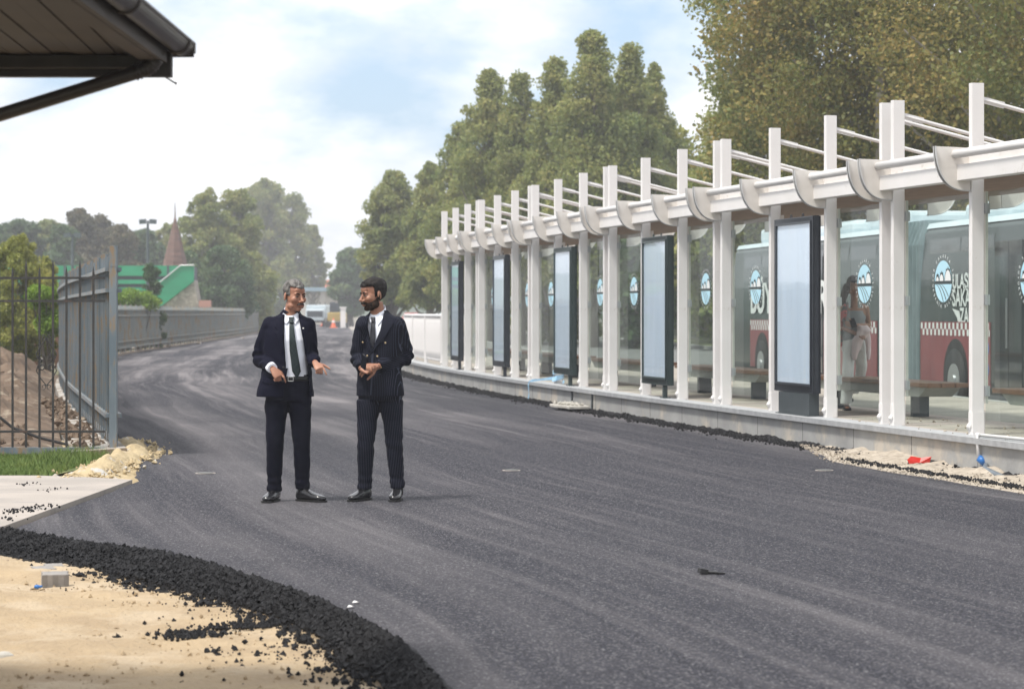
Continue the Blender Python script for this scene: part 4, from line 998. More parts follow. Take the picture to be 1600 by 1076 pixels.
o = sheet('path', [[(-60, y, .05), (fx(y)-1.5, y, .05)] for y in (67, 79)], M['apron'], 0); tag(o, kind='structure')
o = sheet('grass', [[(-60, y, .03), (fx(y)-1.5, y, .03)] for y in (79.5, 100, 150, 196)], M['lawn'], 0); tag(o, kind='structure')
M['pole'] = mat('dark_pole', (.06, .08, .09), rough=.6)
for cx, Y, top, lb in ((113, 150, 366, 'plain grey lamp mast among the brown pines'), (231, 150, 345, 'dark floodlight mast left of the spire')):
    lp = empty('street_lamp', (px(cx, Y), Y, 0)); tag(lp, lb, 'street lamp'); zt_ = 1.5+(488-top)*Y/3778
    MB().tube([(0, 0, 0), (0, 0, zt_)], [.14, .07], 8).build('pole', M['pole'], lp)
    for dx_ in (-.32, .32): MB().box((dx_, 0, zt_-.05), (.42, .3, .28), ry=.2*dx_).build('lamp_head', M['pole'], lp)
# reflectored tall pole near the dusty trees
# ---------------------------------------------------------------- things where the road disappears
M['tile'] = mat('red_roof_tiles', (.45, .14, .08), (.36, .11, .07), rough=.8, scale=1)
M['cream'] = mat('cream_wall', (.55, .52, .46), (.48, .45, .40), rough=.85, scale=1)
M['bluegrey'] = mat('blue_grey_sheet', (.22, .32, .38), rough=.6)
M['window'] = mat('dark_window', (.03, .04, .05), rough=.2)
Yd = 330
hs = empty('house', (px(498, Yd), Yd, 0)); tag(hs, 'distant building with a red hipped roof at the end of the road', 'building'); k_ = Yd/3778
def q_(x, y): return ((x-498)*k_, 1.5+(488-y)*k_)
a0, a1, zr = q_(474, 0)[0], q_(560, 0)[0], q_(0, 452)[1]
MB().b2(a0, a1, 0, 8, -.1, zr-.3).build('wall', M['cream'], hs)
MB().add([(a0-.6, -.8, zr-.3), (a1+.6, -.8, zr-.3), (a1+.6, 8.8, zr-.3), (a0-.6, 8.8, zr-.3), (a0+3, 4, zr+1.35), (a1-3, 4, zr+1.35)], [(0, 1, 5, 4), (1, 2, 5), (2, 3, 4, 5), (3, 0, 4), (3, 2, 1, 0)]).build('roof', M['tile'], hs)
for i in range(5):
    f = MB().b2(a0+.8+i*1.4, a0+1.6+i*1.4, -.05, .02, 1.6, 2.9).build('window', M['window'], hs)
Yg = 300; gt = empty('gateway_canopy', (px(500, Yg), Yg, 0)); tag(gt, 'flat blue-grey gateway canopy on pale columns in front of the red roof', 'canopy'); k_ = Yg/3778
MB().b2((470-500)*k_, (519-500)*k_, -1, 2, 1.5+33*k_, 1.5+39*k_).build('canopy_slab', M['bluegrey'], gt)
for x in (504, 474): MB().b2((x-3-500)*k_, (x+3-500)*k_, -.3, .3, 0, 1.5+33*k_).build('column', M['cream'], gt)
# white truck, yellow digger, cones, cars
def vehicle(name, label, cat, cx, Y, wpx, hpx, bot, col, kind, rz=0, group=None):
    k_ = Y/3778; w = wpx*k_; h = hpx*k_; v = empty(name, (px(cx, Y), Y, 0), rz); tag(v, label, cat, group)
    d = 4.2
    if kind == 'car':
        pr = [(-d/2, .35), (-d/2, .85), (-d/2+.7, .98), (-d/2+1.3, h), (d/2-1.3, h), (d/2-.5, .95), (d/2, .85), (d/2, .35)]
        MB().prism([(p[0]*w/4.2, p[1]) for p in pr], -.85, .85, axis='y').build('body', col, v, bevel=.06)
        s_ = w/4.2; MB().b2((-d/2+1.25)*s_, (d/2-1.3)*s_, -.87, .87, 1.0, h-.1).build('window', M['window'], v)
        for x in (-d*.3, d*.3):
            for y in (-.8, .8): MB().cyl((x*s_, y, .31), .31, .2, 'y', 16).build('wheel', M['tyre'], v)
    elif kind == 'truck':
        MB().b2(-w/2, w/2, 0, 6, .9, h).build('box_body', col, v, bevel=.1); MB().b2(-w/2+.1, w/2-.1, -1.8, -.1, .6, h*.8).build('cab', col, v, bevel=.15)
        MB().b2(-w/2+.25, w/2-.25, -1.83, -1.79, h*.45, h*.72).build('windscreen', M['window'], v); MB().b2(-w/2+.1, w/2-.1, -1.9, -1.81, .45, .62).build('bumper', M['black'], v)
        for x in (-w/2+.2, w/2-.2):
            for y in (-1, 4.5): MB().cyl((x, y, .5), .5, .3, 'x', 16).build('wheel', M['tyre'], v)
    return v
M['yellow'] = mat('machine_yellow', (.40, .28, .06), rough=.5); M['orange'] = mat('cone_orange', (.80, .16, .05), rough=.5)
M['carsilver'] = mat('silver_car_paint', (.45, .47, .5), rough=.3); M['carred'] = mat('red_car_paint', (.4, .04, .03), rough=.3)
vehicle('truck', 'white truck far off between the two men', 'truck', 494, 255, 32, 34, 0, M['buswhite'], 'truck')
vehicle('parked_car', 'dark silver car parked right of the bearded man', 'car', 662, 150, 60, 36, 0, M['carsilver'], 'car', .3)
vehicle('parked_car', 'red car behind the balustrade', 'car', 645, 170, 45, 33, 0, M['carred'], 'car', .3)
vehicle('parked_car', 'pale car under the olive trees', 'car', 690, 165, 45, 33, 0, M['buswhite'], 'car', .3)
dg = empty('excavator', (px(527, 240), 240, 0)); tag(dg, 'small yellow digger beyond the traffic cone', 'excavator')
MB().b2(-.9, .9, -1, 1, .6, 1.5).build('body', M['yellow'], dg, bevel=.1); MB().b2(-.7, .2, -.7, .7, 1.5, 2.4).build('cab', M['window'], dg)
MB().tube([(.3, -.8, 1.1), (.7, -1.2, 1.7), (1.0, -1.6, .5)], .10, 8).build('arm', M['yellow'], dg); MB().b2(-1.1, 1.1, -1, 1, 0, .55).build('track', M['black'], dg)
ex = empty('excavator', (px(386, 204), 204, .2)); tag(ex, 'yellow machine arm standing up behind the far fence, left of the moustached man', 'excavator')
MB().tube([(0, 0, 1.0), (.02, 0, 2.15)], .11, 8).build('arm', M['yellow'], ex); MB().b2(-.6, .6, .2, 2, .3, 1.5).build('body', M['pole'], ex)
hut = empty('hut', (px(366, 196), 196, .25)); hut.scale = (1.25, 1.25, 1); tag(hut, 'small grey roofed hut behind the far fence', 'hut')
MB().b2(-.85, .85, 0, 2, 0, 1.95).build('wall', M['pole'], hut); MB().b2(-1.05, 1.05, -.2, 2.2, 1.95, 2.15).build('roof', M['pedestal'], hut)
pk = empty('pink_wall', (px(320, 140), 140, 0)); tag(pk, 'stub of pinkish wall right of the stone ramp', 'wall'); MB().b2(-.35, .35, 0, .3, 0, 2.2).build('panel', mat('pink_plaster', (.42, .22, .18), rough=.8), pk)
for cx, Y, lb in ((521, 236, 'orange traffic cone at the end of the white kerb line'), (505, 262, 'second, farther and paler orange traffic cone')):
    c = empty('traffic_cone', (px(cx, Y), Y, 0)); tag(c, lb, 'traffic cone', 'orange traffic cones far down the road')
    MB().cyl((0, 0, .5), .26, .95, 'z', 14, .05).build('cone', M['orange'], c); MB().cyl((0, 0, .62), .175, .2, 'z', 14, .135).build('stripe', M['white'], c); MB().b2(-.38, .38, -.38, .38, 0, .06).build('base', M['orange'], c)
for cx, Y in ((536, 238),):
    p_ = empty('gate_pillar', (px(cx, Y), Y, 0)); tag(p_, 'white pillar near the traffic cone' if Y > 200 else 'white pillar close behind the bearded man', 'pillar', 'white pillars beside the road')
    MB().b2(-.25, .25, -.25, .25, 0, 1.9).build('shaft', M['white'], p_); MB().b2(-.32, .32, -.32, .32, 1.9, 2.05).build('cap', M['white'], p_)
# pale pavement beyond the road's right side
o = sheet('pavement', [[(rx(Y)-.1, Y, .05), (rx(Y)+9.0, Y, .05)] for Y in list(np.arange(200, 300, 6.))], M['apron'], 0); tag(o, kind='structure')
o = sheet('pavement', [[(rx(Y)-.1, Y, .03), (rx(Y)+5.0, Y, .03)] for Y in list(np.arange(64, 205, 6.))], M['lane'], 0); tag(o, kind='structure')
# far low hills
V = []; n = 80
for i in range(n):
    x = -420+i*9.0; z = 10+7*fbm(x, 0, 3, 4, .006); V += [(x, 560, -2), (x, 600, z), (x, 700, -2)]
F = [f for i in range(n-1) for f in ((i*3, (i+1)*3, (i+1)*3+1, i*3+1), (i*3+1, (i+1)*3+1, (i+1)*3+2, i*3+2))]
me = bpy.data.meshes.new('hills'); me.from_pydata(V, [], F); me.update(); tag(link('hills', me, mat('hill_forest', (.04, .07, .035), (.06, .09, .04), rough=1, scale=.05), smooth=True), kind='structure')
# ---------------------------------------------------------------- roof eave, upper left
ev = empty('roof_eave', (-1.3, 10.2, 0)); tag(ev, 'dark brown boarded roof eave with gutter, cut by the top left corner', 'roof')
def plank_mat():
    m = mat('soffit_boards', (.05, .033, .025), (.026, .019, .016), rough=.6, scale=2, stretch=(1, 1, 1), c3=(.02, .015, .012), s3=6, lo3=.68, hi3=.72); return m
M['plank'] = plank_mat(); M['fascia'] = mat('dark_fascia', (.022, .018, .016), (.035, .027, .022), rough=.6, scale=5); M['gutter'] = mat('brown_gutter', (.03, .023, .021), (.045, .036, .032), rough=.35, scale=6)
# local: x to the right, y away; the corner is at the origin.  z world
ZE = 2.56
q = MB(); pw = .088; ang = R(22)          # boards run diagonally across the soffit
import itertools
def clip_poly(P, f):
    out = []
    for i in range(len(P)):
        a, b = P[i], P[(i+1) % len(P)]; fa, fb = f(a), f(b)
        if fa >= 0: out.append(a)
        if (fa >= 0) != (fb >= 0): t = fa/(fa-fb); out.append((a[0]+(b[0]-a[0])*t, a[1]+(b[1]-a[1])*t))
    return out
hz = lambda x, y: ZE+.012         # soffit rises gently away from the gutter
dv_ = Vector((math.cos(R(93.4)), math.sin(R(93.4)))); nv_ = Vector((-dv_.y, dv_.x))
for i in range(-60, 60):
    c = nv_*(i*pw); P = [tuple(c-dv_*8+nv_*.0), tuple(c+dv_*8), tuple(c+dv_*8+nv_*(pw-.006)), tuple(c-dv_*8+nv_*(pw-.006))]
    for f in (lambda p: -.21-p[0], lambda p: p[0]+4.5, lambda p: -.10-p[1], lambda p: p[1]+6.5):
        P = clip_poly(P, f)
        if len(P) < 3: break
    if len(P) < 3: continue
    n = len(P); dz_ = random.uniform(-.004, .004)
    q.add([(x, y, hz(x, y)+dz_) for x, y in P]+[(x, y, hz(x, y)+.02) for x, y in P], [tuple(range(n)), tuple(range(n, 2*n))[::-1]]+[(k, (k+1) % n, n+(k+1) % n, n+k) for k in range(n)])
q.build('soffit', M['plank'], ev)
MB().add([(-4.5, -6.5, ZE+.36), (-.13, -6.5, ZE+.09), (-.13, -.1, ZE+.09), (-4.5, -.1, ZE+.36)], [(0, 1, 2, 3)]).build('roof_deck', M['fascia'], ev)
MB().b2(-4.6, -.125, -.10, -.04, ZE-.075, ZE+.06).b2(-4.6, -.20, -.17, -.101, ZE-.045, ZE+.005).build('fascia', M['fascia'], ev)
MB().b2(-.165, -.14, -6.5, -.105, ZE-.02, ZE+.11).b2(-.235, -.166, -6.5, -.105, ZE-.022, ZE+.05).build('barge_board', M['plank'], ev)
# half round gutter along the right edge
g = MB(); rings = []
for y in (-6.5, 0.02):
    ring = [Vector((-.092+.050*math.cos(R(180+a)), y, ZE+.070+.050*math.sin(R(180+a)))) for a in range(0, 181, 15)]
    ring += [Vector((-.092+.043*math.cos(R(360-a)), y, ZE+.072+.043*math.sin(R(360-a)))) for a in range(0, 181, 15)]
    rings.append(ring)
g.loft(rings).tube([(-.044, -6.5, ZE+.073), (-.044, .02, ZE+.073)], .009, 8).box((-.092, .022, ZE+.045), (.095, .012, .055)).build('gutter', M['gutter'], ev)
for y in (-.16, -1.5, -3.0): MB().tube([(-.092+.053*math.cos(R(a)), y, ZE+.070+.053*math.sin(R(a))) for a in range(178, 366, 17)], .007, 6).build('bracket', M['gutter'], ev)
MB().b2(-.075, -.040, .0, .05, ZE+.035, ZE+.07).build('end_cap', M['gutter'], ev)
dp = [(-.170, -.20, ZE+.06), (-.170, -.20, ZE+.005), (-.178, -.20, ZE-.025), (-.200, -.20, ZE-.048), (-.235, -.20, ZE-.062), (-.27, -.20, ZE-.074), (-1.3, -.22, ZE-.395)]
rad = [.026, .027, .030, .031, .030, .029, .029]
pp = MB().tube(dp, rad, 12).build('downpipe', M['gutter'], ev, True)
rib = MB()
for i in range(9):
    t = i/8; k0 = 1+t*3.6; i0 = int(k0); a = Vector(dp[i0]).lerp(Vector(dp[i0+1]), k0-i0); e_ = (Vector(dp[i0+1])-Vector(dp[i0])).normalized()*.004
    rib.tube([a-e_, a+e_], .0335, 14)
rib.build('elbow_rib', M['gutter'], pp, True)
MB().tube([(-.16, -.05, ZE-.070), (-.115, -.05, ZE-.098), (-.108, -.05, ZE-.10)], [.004, .004, .008], 6).build('wire_end', M['black'], ev)

# ---------------------------------------------------------------- people
def skin_mat(name, c1, c2):
    m = mat(name, c1, c2, rough=.5, scale=9, bump=.0012, bscale=90); m.node_tree.nodes['Principled BSDF'].inputs['Subsurface Weight'].default_value = .08
    m.node_tree.nodes['Principled BSDF'].inputs['Subsurface Radius'].default_value = (.02, .008, .004); return m
M['skin1'] = skin_mat('tanned_skin', (.37, .18, .112), (.29, .13, .08)); M['skin2'] = skin_mat('warm_skin', (.35, .175, .108), (.27, .12, .075))
M['suit1'] = mat('midnight_navy_wool', (.0040, .0045, .013), (.0065, .007, .018), rough=.75, scale=3, bump=.0006, bscale=220, spec=.08)
M['trouser1'] = mat('midnight_navy_trousers', (.0035, .004, .010), (.0055, .006, .014), rough=.75, scale=3, bump=.0006, bscale=220, spec=.08)
M['shirt'] = mat('white_shirt', (.86, .88, .94), (.80, .83, .91), rough=.8, scale=4, bump=.003, bscale=9)
M['shoe'] = mat('black_leather', (.008, .008, .010), (.014, .014, .016), rough=.22, scale=8, coat=.3)
M['sole'] = mat('shoe_sole', (.006, .006, .006), rough=.6)
M['belt'] = mat('black_belt', (.01, .01, .01), rough=.3)
M['gold'] = mat('brass_button', (.55, .42, .25), rough=.35, metal=.8)
M['hairgrey'] = mat('grey_hair', (.03, .028, .026), (.17, .16, .15), rough=.6, spec=.25, scale=26, lo=.35, hi=.6, stretch=(2.2, .35, 1), bump=.006, bscale=60)
M['hairdark'] = mat('dark_hair', (.006, .005, .005), (.018, .014, .012), rough=.6, spec=.2, scale=22, stretch=(2, .4, 1), bump=.006, bscale=60)
M['beard'] = mat('black_beard', (.010, .008, .007), (.055, .034, .024), rough=.9, spec=.1, scale=40, bump=.004, bscale=150)
M['brow'] = mat('dark_eyebrow', (.012, .009, .008), rough=.9, spec=.1); M['moust'] = mat('greying_moustache', (.02, .017, .015), (.06, .05, .045), rough=.8, scale=40, bump=.003, bscale=120)
M['eyewhite'] = mat('eye_white', (.30, .26, .24), rough=.3); M['iris'] = mat('dark_iris', (.015, .01, .008), rough=.15); M['lip'] = mat('lips', (.34, .13, .10), rough=.5)
M['phone'] = mat('black_phone', (.008, .008, .012), rough=.4, spec=.25); M['phonescreen'] = mat('phone_glass', (.01, .012, .02), rough=.2, spec=.25)
def stripes_mat(name, c1, c2, pitch, line):
    m = bpy.data.materials.new(name); m.use_nodes = True; t = m.node_tree; p = t.nodes['Principled BSDF']; p.inputs['Roughness'].default_value = .75; p.inputs['Specular IOR Level'].default_value = .08
    a = N(t, 'ShaderNodeAttribute', attribute_name='stripe'); 
    b = N(t, 'ShaderNodeMath', operation='DIVIDE'); L(t, a.outputs['Fac'], b.inputs[0]); b.inputs[1].default_value = pitch
    c = N(t, 'ShaderNodeMath', operation='FRACT'); L(t, b.outputs[0], c.inputs[0]); d = N(t, 'ShaderNodeMath', operation='LESS_THAN'); L(t, c.outputs[0], d.inputs[0]); d.inputs[1].default_value = line
    x = N(t, 'ShaderNodeMix', data_type='RGBA'); L(t, d.outputs[0], x.inputs[0]); x.inputs[6].default_value = (*c1, 1); x.inputs[7].default_value = (*c2, 1); L(t, x.outputs[2], p.inputs['Base Color']); return m
M['suit2'] = stripes_mat('pinstripe_navy', (.0038, .0045, .010), (.045, .051, .078), .0135, .16)
def tie_mat():
    m = bpy.data.materials.new('green_checked_tie'); m.use_nodes = True; t = m.node_tree; p = t.nodes['Principled BSDF']; p.inputs['Roughness'].default_value = .5
    tc = N(t, 'ShaderNodeTexCoord'); mp = N(t, 'ShaderNodeMapping'); mp.inputs['Rotation'].default_value = (0, R(45), 0); L(t, tc.outputs['Object'], mp.inputs[0]); sp = N(t, 'ShaderNodeSeparateXYZ'); L(t, mp.outputs[0], sp.inputs[0])
    fs = []
    for i in (0, 2):
        b = N(t, 'ShaderNodeMath', operation='DIVIDE'); L(t, sp.outputs[i], b.inputs[0]); b.inputs[1].default_value = .026; c = N(t, 'ShaderNodeMath', operation='FRACT'); L(t, b.outputs[0], c.inputs[0])
        d = N(t, 'ShaderNodeMath', operation='LESS_THAN'); L(t, c.outputs[0], d.inputs[0]); d.inputs[1].default_value = .22; fs.append(d.outputs[0])
    mx = N(t, 'ShaderNodeMath', operation='MAXIMUM'); L(t, fs[0], mx.inputs[0]); L(t, fs[1], mx.inputs[1]); x = N(t, 'ShaderNodeMix', data_type='RGBA'); L(t, mx.outputs[0], x.inputs[0]); x.inputs[6].default_value = (.005, .012, .018, 1); x.inputs[7].default_value = (.009, .027, .023, 1)
    L(t, x.outputs[2], p.inputs['Base Color']); return m
M['tie1'] = tie_mat(); M['tie2'] = mat('dark_navy_tie', (.006, .007, .014), rough=.5)

def fuse(mb, voxel, smooth=4, fac=.5):
    """weld overlapping closed pieces into one continuous surface"""
    me = mb.mesh('fuse'); o = bpy.data.objects.new('fuse', me); COL.objects.link(o)
    r = o.modifiers.new('r', 'REMESH'); r.mode = 'VOXEL'; r.voxel_size = voxel; r.adaptivity = 0
    s = o.modifiers.new('s', 'SMOOTH'); s.factor = fac; s.iterations = smooth
    bpy.context.view_layer.update(); dg = bpy.context.evaluated_depsgraph_get(); out = bpy.data.meshes.new_from_object(o.evaluated_get(dg)); bpy.data.objects.remove(o); bpy.data.meshes.remove(me); return out
def co(me):
    a = np.empty(len(me.vertices)*3, np.float32); me.vertices.foreach_get('co', a); return a.reshape(-1, 3)
def nrm(me):
    a = np.empty(len(me.vertices)*3, np.float32); me.vertices.foreach_get('normal', a); return a.reshape(-1, 3)
def setco(me, a): me.vertices.foreach_set('co', a.astype(np.float32).ravel()); me.update()
def bvh_of(me): return BVHTree.FromPolygons([v.co.copy() for v in me.vertices], [tuple(p.vertices) for p in me.polygons])
def wrinkle(me, fn):
    """fn(x, y, z) -> displacement along the normal, metres"""
    c = co(me); n = nrm(me); d = np.array([fn(*p) for p in c]); setco(me, c+n*d[:, None])
def ring(c, a, b, yaw=0, n=26, p=2.3, tilt=None):
    out = []
    for k in range(n):
        t = 2*math.pi*k/n; ct, st = math.cos(t), math.sin(t)
        x = a*math.copysign(abs(ct)**(2/p), ct); y = b*math.copysign(abs(st)**(2/p), st)
        v = Vector((x, y, 0))
        if tilt: v = tilt @ v
        v = Matrix.Rotation(yaw, 3, 'Z') @ v; out.append(Vector(c)+v)
    return out
def limb(mb, pts, radii, n=16, flat=None, ends=True):
    """tapering limb through joints with rounded ends"""
    P = [Vector(p) for p in pts]; 
    # densify with catmull-rom
    Q = []; Rr = []
    for i in range(len(P)-1):
        p0 = P[max(0, i-1)]; p1 = P[i]; p2 = P[i+1]; p3 = P[min(len(P)-1, i+2)]
        for k in range(6):
            t = k/6; Q.append(.5*((2*p1)+(-p0+p2)*t+(2*p0-5*p1+4*p2-p3)*t*t+(-p0+3*p1-3*p2+p3)*t**3)); Rr.append(radii[i]+(radii[i+1]-radii[i])*t)
    Q.append(P[-1]); Rr.append(radii[-1])
    mb.tube(Q, Rr, n)
    if ends: mb.ell(Q[0], (radii[0],)*3, n=12, m=8)
def head(mb, M4, sc=1.0, nose=1.0, jaw=1.0):
    h = MB()
    h.ell((0, .014, .036), (.0755, .097, .087)); h.ell((0, -.020, -.012), (.066, .075, .088)); h.ell((0, -.030, -.066), (.052*jaw, .052, .046)); h.ell((0, -.064, -.096), (.024*jaw, .022, .019))
    h.ell((-.026, -.078, .026), (.026, .014, .010)); h.ell((.026, -.078, .026), (.026, .014, .010)); h.ell((0, -.074, .05), (.045, .022, .032))
    h.tube([(0, -.086, .022), (0, -.100, -.004), (0, -.116*nose, -.030), (0, -.104, -.040)], [.008, .0095, .0135, .010], 10)
    for s in (-1, 1):
        h.ell((s*.0135, -.100, -.036), (.0085, .011, .009)); h.ell((s*.040, -.062, -.022), (.024, .025, .026)); h.ell((s*.079, .012, -.006), (.008, .021, .033), Matrix.Rotation(s*.35, 3, 'Z'))
        h.ell((s*.046, -.02, -.072), (.022, .04, .026)); h.ell((s*.030, -.083, .006), (.0135, .009, .007))
    h.ell((0, -.094, -.0615), (.024, .010, .0055)); h.ell((0, -.091, -.0725), (.021, .010, .0065))
    h.xf(M4 @ Matrix.Scale(sc, 4)); mb.add(h.v, h.f)
def hand(mb, w, f, n, side, curls, spread=.0, k=1.0, thumb=(.55, .5), lengths=(1, 1, 1, 1)):
    """w wrist, f forward along the palm, n direction the palm faces; side=+1 when the thumb is on the f x n side"""
    w = Vector(w); f = Vector(f).normalized(); n = (Vector(n)-f*Vector(n).dot(f)).normalized(); s = f.cross(n)*side      # s points to the thumb side
    B = Matrix((s, f, n)).transposed()
    rings = []
    for t, a, b in ((0, .027, .019), (.2, .031, .018), (.55, .040, .0165), (.85, .042, .0145), (1.0, .038, .012)):
        c = w+f*(t*.092*k); rings.append([c+B @ Vector((a*k*math.cos(q), 0, b*k*math.sin(q))) for q in [2*math.pi*j/16 for j in range(16)]])
    mb.loft(rings)
    L4 = (.074, .083, .077, .062)
    for i in range(4):
        off = (.030-.0205*i)*k; p = w+f*(.086*k-(.004 if i in (0, 3) else 0))+s*off; ang = 0; pts = [p-f*.012]; d0 = (f+s*spread*(1.5-i)).normalized()
        Lf = L4[i]*k*lengths[i]
        for fr_, cu in zip((.46, .30, .24), curls[i]):
            ang += cu; d = d0*math.cos(ang)+n*math.sin(ang); p = p+d*Lf*fr_; pts.append(p)
        q = [pts[0], w+f*(.086*k)+s*off]+pts[1:]
        mb.tube(q, [.0088*k, .0094*k, .0086*k, .0078*k, .0066*k], 9); mb.ell(q[-1], (.0068*k,)*3, n=8, m=6)
        for z in q[1:-1]: mb.ell(z, (.0092*k,)*3, n=8, m=6)
    p = w+f*.028*k+s*.022*k; a, b = thumb; d1 = (s*math.sin(a+.25)+f*math.cos(a+.25)+n*.25).normalized(); p1 = p+d1*.042*k; d2 = (s*math.sin(a)*.6+f*math.cos(a)+n*b).normalized(); p2 = p1+d2*.032*k; p3 = p2+(d2+n*b*.5).normalized()*.026*k
    mb.tube([p, p1, p2, p3], [.016*k, .0125*k, .0105*k, .0085*k], 10); mb.ell(p3, (.0086*k,)*3, n=8, m=6); mb.ell(p, (.018*k, .018*k, .016*k), n=10, m=7)
def shoe(parent, p, yaw, ln=.30, pitch=0):
    """p: heel point on the ground, toe towards the yaw direction (x axis rotated)"""
    M4 = Matrix.Translation(p) @ Matrix.Rotation(yaw, 4, 'Z')
    u = MB(); rs = []
    for t, w, h, z0 in ((0, .026, .06, .016), (.04, .034, .085, .014), (.18, .037, .095, .014), (.32, .037, .090, .014), (.45, .040, .072, .014), (.62, .047, .055, .014), (.80, .047, .044, .014), (.93, .036, .036, .014), (1.0, .016, .026, .016)):
        x = t*ln; rs.append([Vector((x, w*math.copysign(abs(math.cos(q))**.8, math.cos(q)), z0+h*.5+h*.5*math.copysign(abs(math.sin(q))**(.75), math.sin(q)))) for q in [2*math.pi*j/18 for j in range(18)]])
    u.loft(rs).xf(M4); o = u.build('shoe', M['shoe'], parent, True)
    out = [(-.006, 0), (.0, .030), (.04, .038), (.12, .038), (.19, .044), (.24, .051), (.275, .046), (.30, .028), (.308, 0)]; out = [(x*ln/.30, y) for x, y in out]; pts = out+[(x, -y) for x, y in out[-2:0:-1]]
    MB().prism(pts, .001, .016).xf(M4).build('sole', M['sole'], o)
    lc = MB()
    for i in range(4): lc.tube([(ln*(.34+.05*i), -.018, .092-.008*i), (ln*(.34+.05*i), 0, .100-.009*i), (ln*(.34+.05*i), .018, .092-.008*i)], .0022, 5)
    lc.xf(M4).build('lace', M['sole'], o)
    return o
def sub_mesh(me, pred, name, offset=0, thick=0):
    """faces whose every vertex satisfies pred -> a shell laid over them"""
    c = co(me); n = nrm(me); ok = pred(c); F = [tuple(p.vertices) for p in me.polygons if all(ok[i] for i in p.vertices)]
    used = sorted({i for f in F for i in f}); mp = {i: j for j, i in enumerate(used)}
    off = offset(c[used]) if callable(offset) else offset
    V = c[used]+n[used]*(np.asarray(off)[:, None] if np.ndim(off) else off)
    out = bpy.data.meshes.new(name); out.from_pydata(V.tolist(), [], [tuple(mp[i] for i in f) for f in F]); out.update(); return out
def shell_obj(me, m, parent, thick):
    o = link(me.name, me, m, parent, True); s = o.modifiers.new('solid', 'SOLIDIFY'); s.thickness = thick; s.offset = -1; return o
def drape(bvh, poly, off, name, m, parent, view=Vector((0, 1, 0)), thick=.003, cell=.012, z_off=None, smooth=True):
    """lay a flat outline (x, z) on a body surface seen along `view` (cloth pieces: lapels, tie, collar)"""
    bm = bmesh.new(); vs = [bm.verts.new((p[0], 0, p[1])) for p in poly]; bm.faces.new(vs)
    xs = [p[0] for p in poly]; zs = [p[1] for p in poly]
    for k in range(int((max(xs)-min(xs))/cell)+1):
        bmesh.ops.bisect_plane(bm, geom=bm.verts[:]+bm.edges[:]+bm.faces[:], plane_co=(min(xs)+k*cell+cell*.5, 0, 0), plane_no=(1, 0, 0))
    for k in range(int((max(zs)-min(zs))/cell)+1):
        bmesh.ops.bisect_plane(bm, geom=bm.verts[:]+bm.edges[:]+bm.faces[:], plane_co=(0, 0, min(zs)+k*cell+cell*.5), plane_no=(0, 0, 1))
    last = None; right = view.cross(Vector((0, 0, 1))).normalized()      # +x of the outline
    hits = []
    for v in bm.verts:
        o = right*v.co.x+Vector((0, 0, v.co.z))-view*1.0; h = bvh.ray_cast(o, view)
        hits.append((v, h[0]))
    ok = [h for v, h in hits if h is not None]
    for v, h in hits:
        if h is None:
            t = right*v.co.x+Vector((0, 0, v.co.z)); h = min(ok, key=lambda q: (q-t-view*(q-t).dot(view)).length); h = t+view*h.dot(view)
        q = h-view*(off if not callable(off) else off(v.co.x, v.co.z)); v.co = q
    me = bpy.data.meshes.new(name); bm.to_mesh(me); bm.free()
    o = link(name, me, m, parent, smooth); s = o.modifiers.new('solid', 'SOLIDIFY'); s.thickness = thick; s.offset = 0; return o
def face_bits(root, M4, sc, brow_m, look=0.0, heavy=1.0):
    MS = M4 @ Matrix.Scale(sc, 4)
    for s in (-1, 1):
        e = MB().ell((s*.0300, -.0800, .0035), (.0125, .0110, .0070)); e.xf(MS); eo = e.build('eye', M['eyewhite'], root, True)
        MB().ell((s*.0300+look, -.0885, .0030), (.0052, .0034, .0056)).xf(MS).build('iris', M['iris'], eo, True)
        MB().tube([(s*.0165, -.0905, .0065), (s*.024, -.0945, .0105), (s*.034, -.0925, .0105), (s*.043, -.084, .006)], [.0018, .0026, .0028, .0018], 6).xf(MS).build('eyelid', M['brow'], root, True)
        MB().tube([(s*.012, -.0945, .020), (s*.022, -.0960, .0255), (s*.034, -.0900, .0275), (s*.046, -.0790, .0215)], [.0038*heavy, .0050*heavy, .0046*heavy, .0022*heavy], 7).xf(MS).build('eyebrow', brow_m, root, True)
    MB().tube([(-.020, -.0985, -.0665), (0, -.1035, -.0655), (.020, -.0985, -.0665)], [.0016, .0026, .0016], 6).xf(MS).build('mouth', M['lip'], root, True)
def suit_body(name, root, parts, voxel, m, wr=None, smooth=5):
    mb = MB(); parts(mb); me = fuse(mb, voxel, smooth)
    if wr: wrinkle(me, wr)
    return me
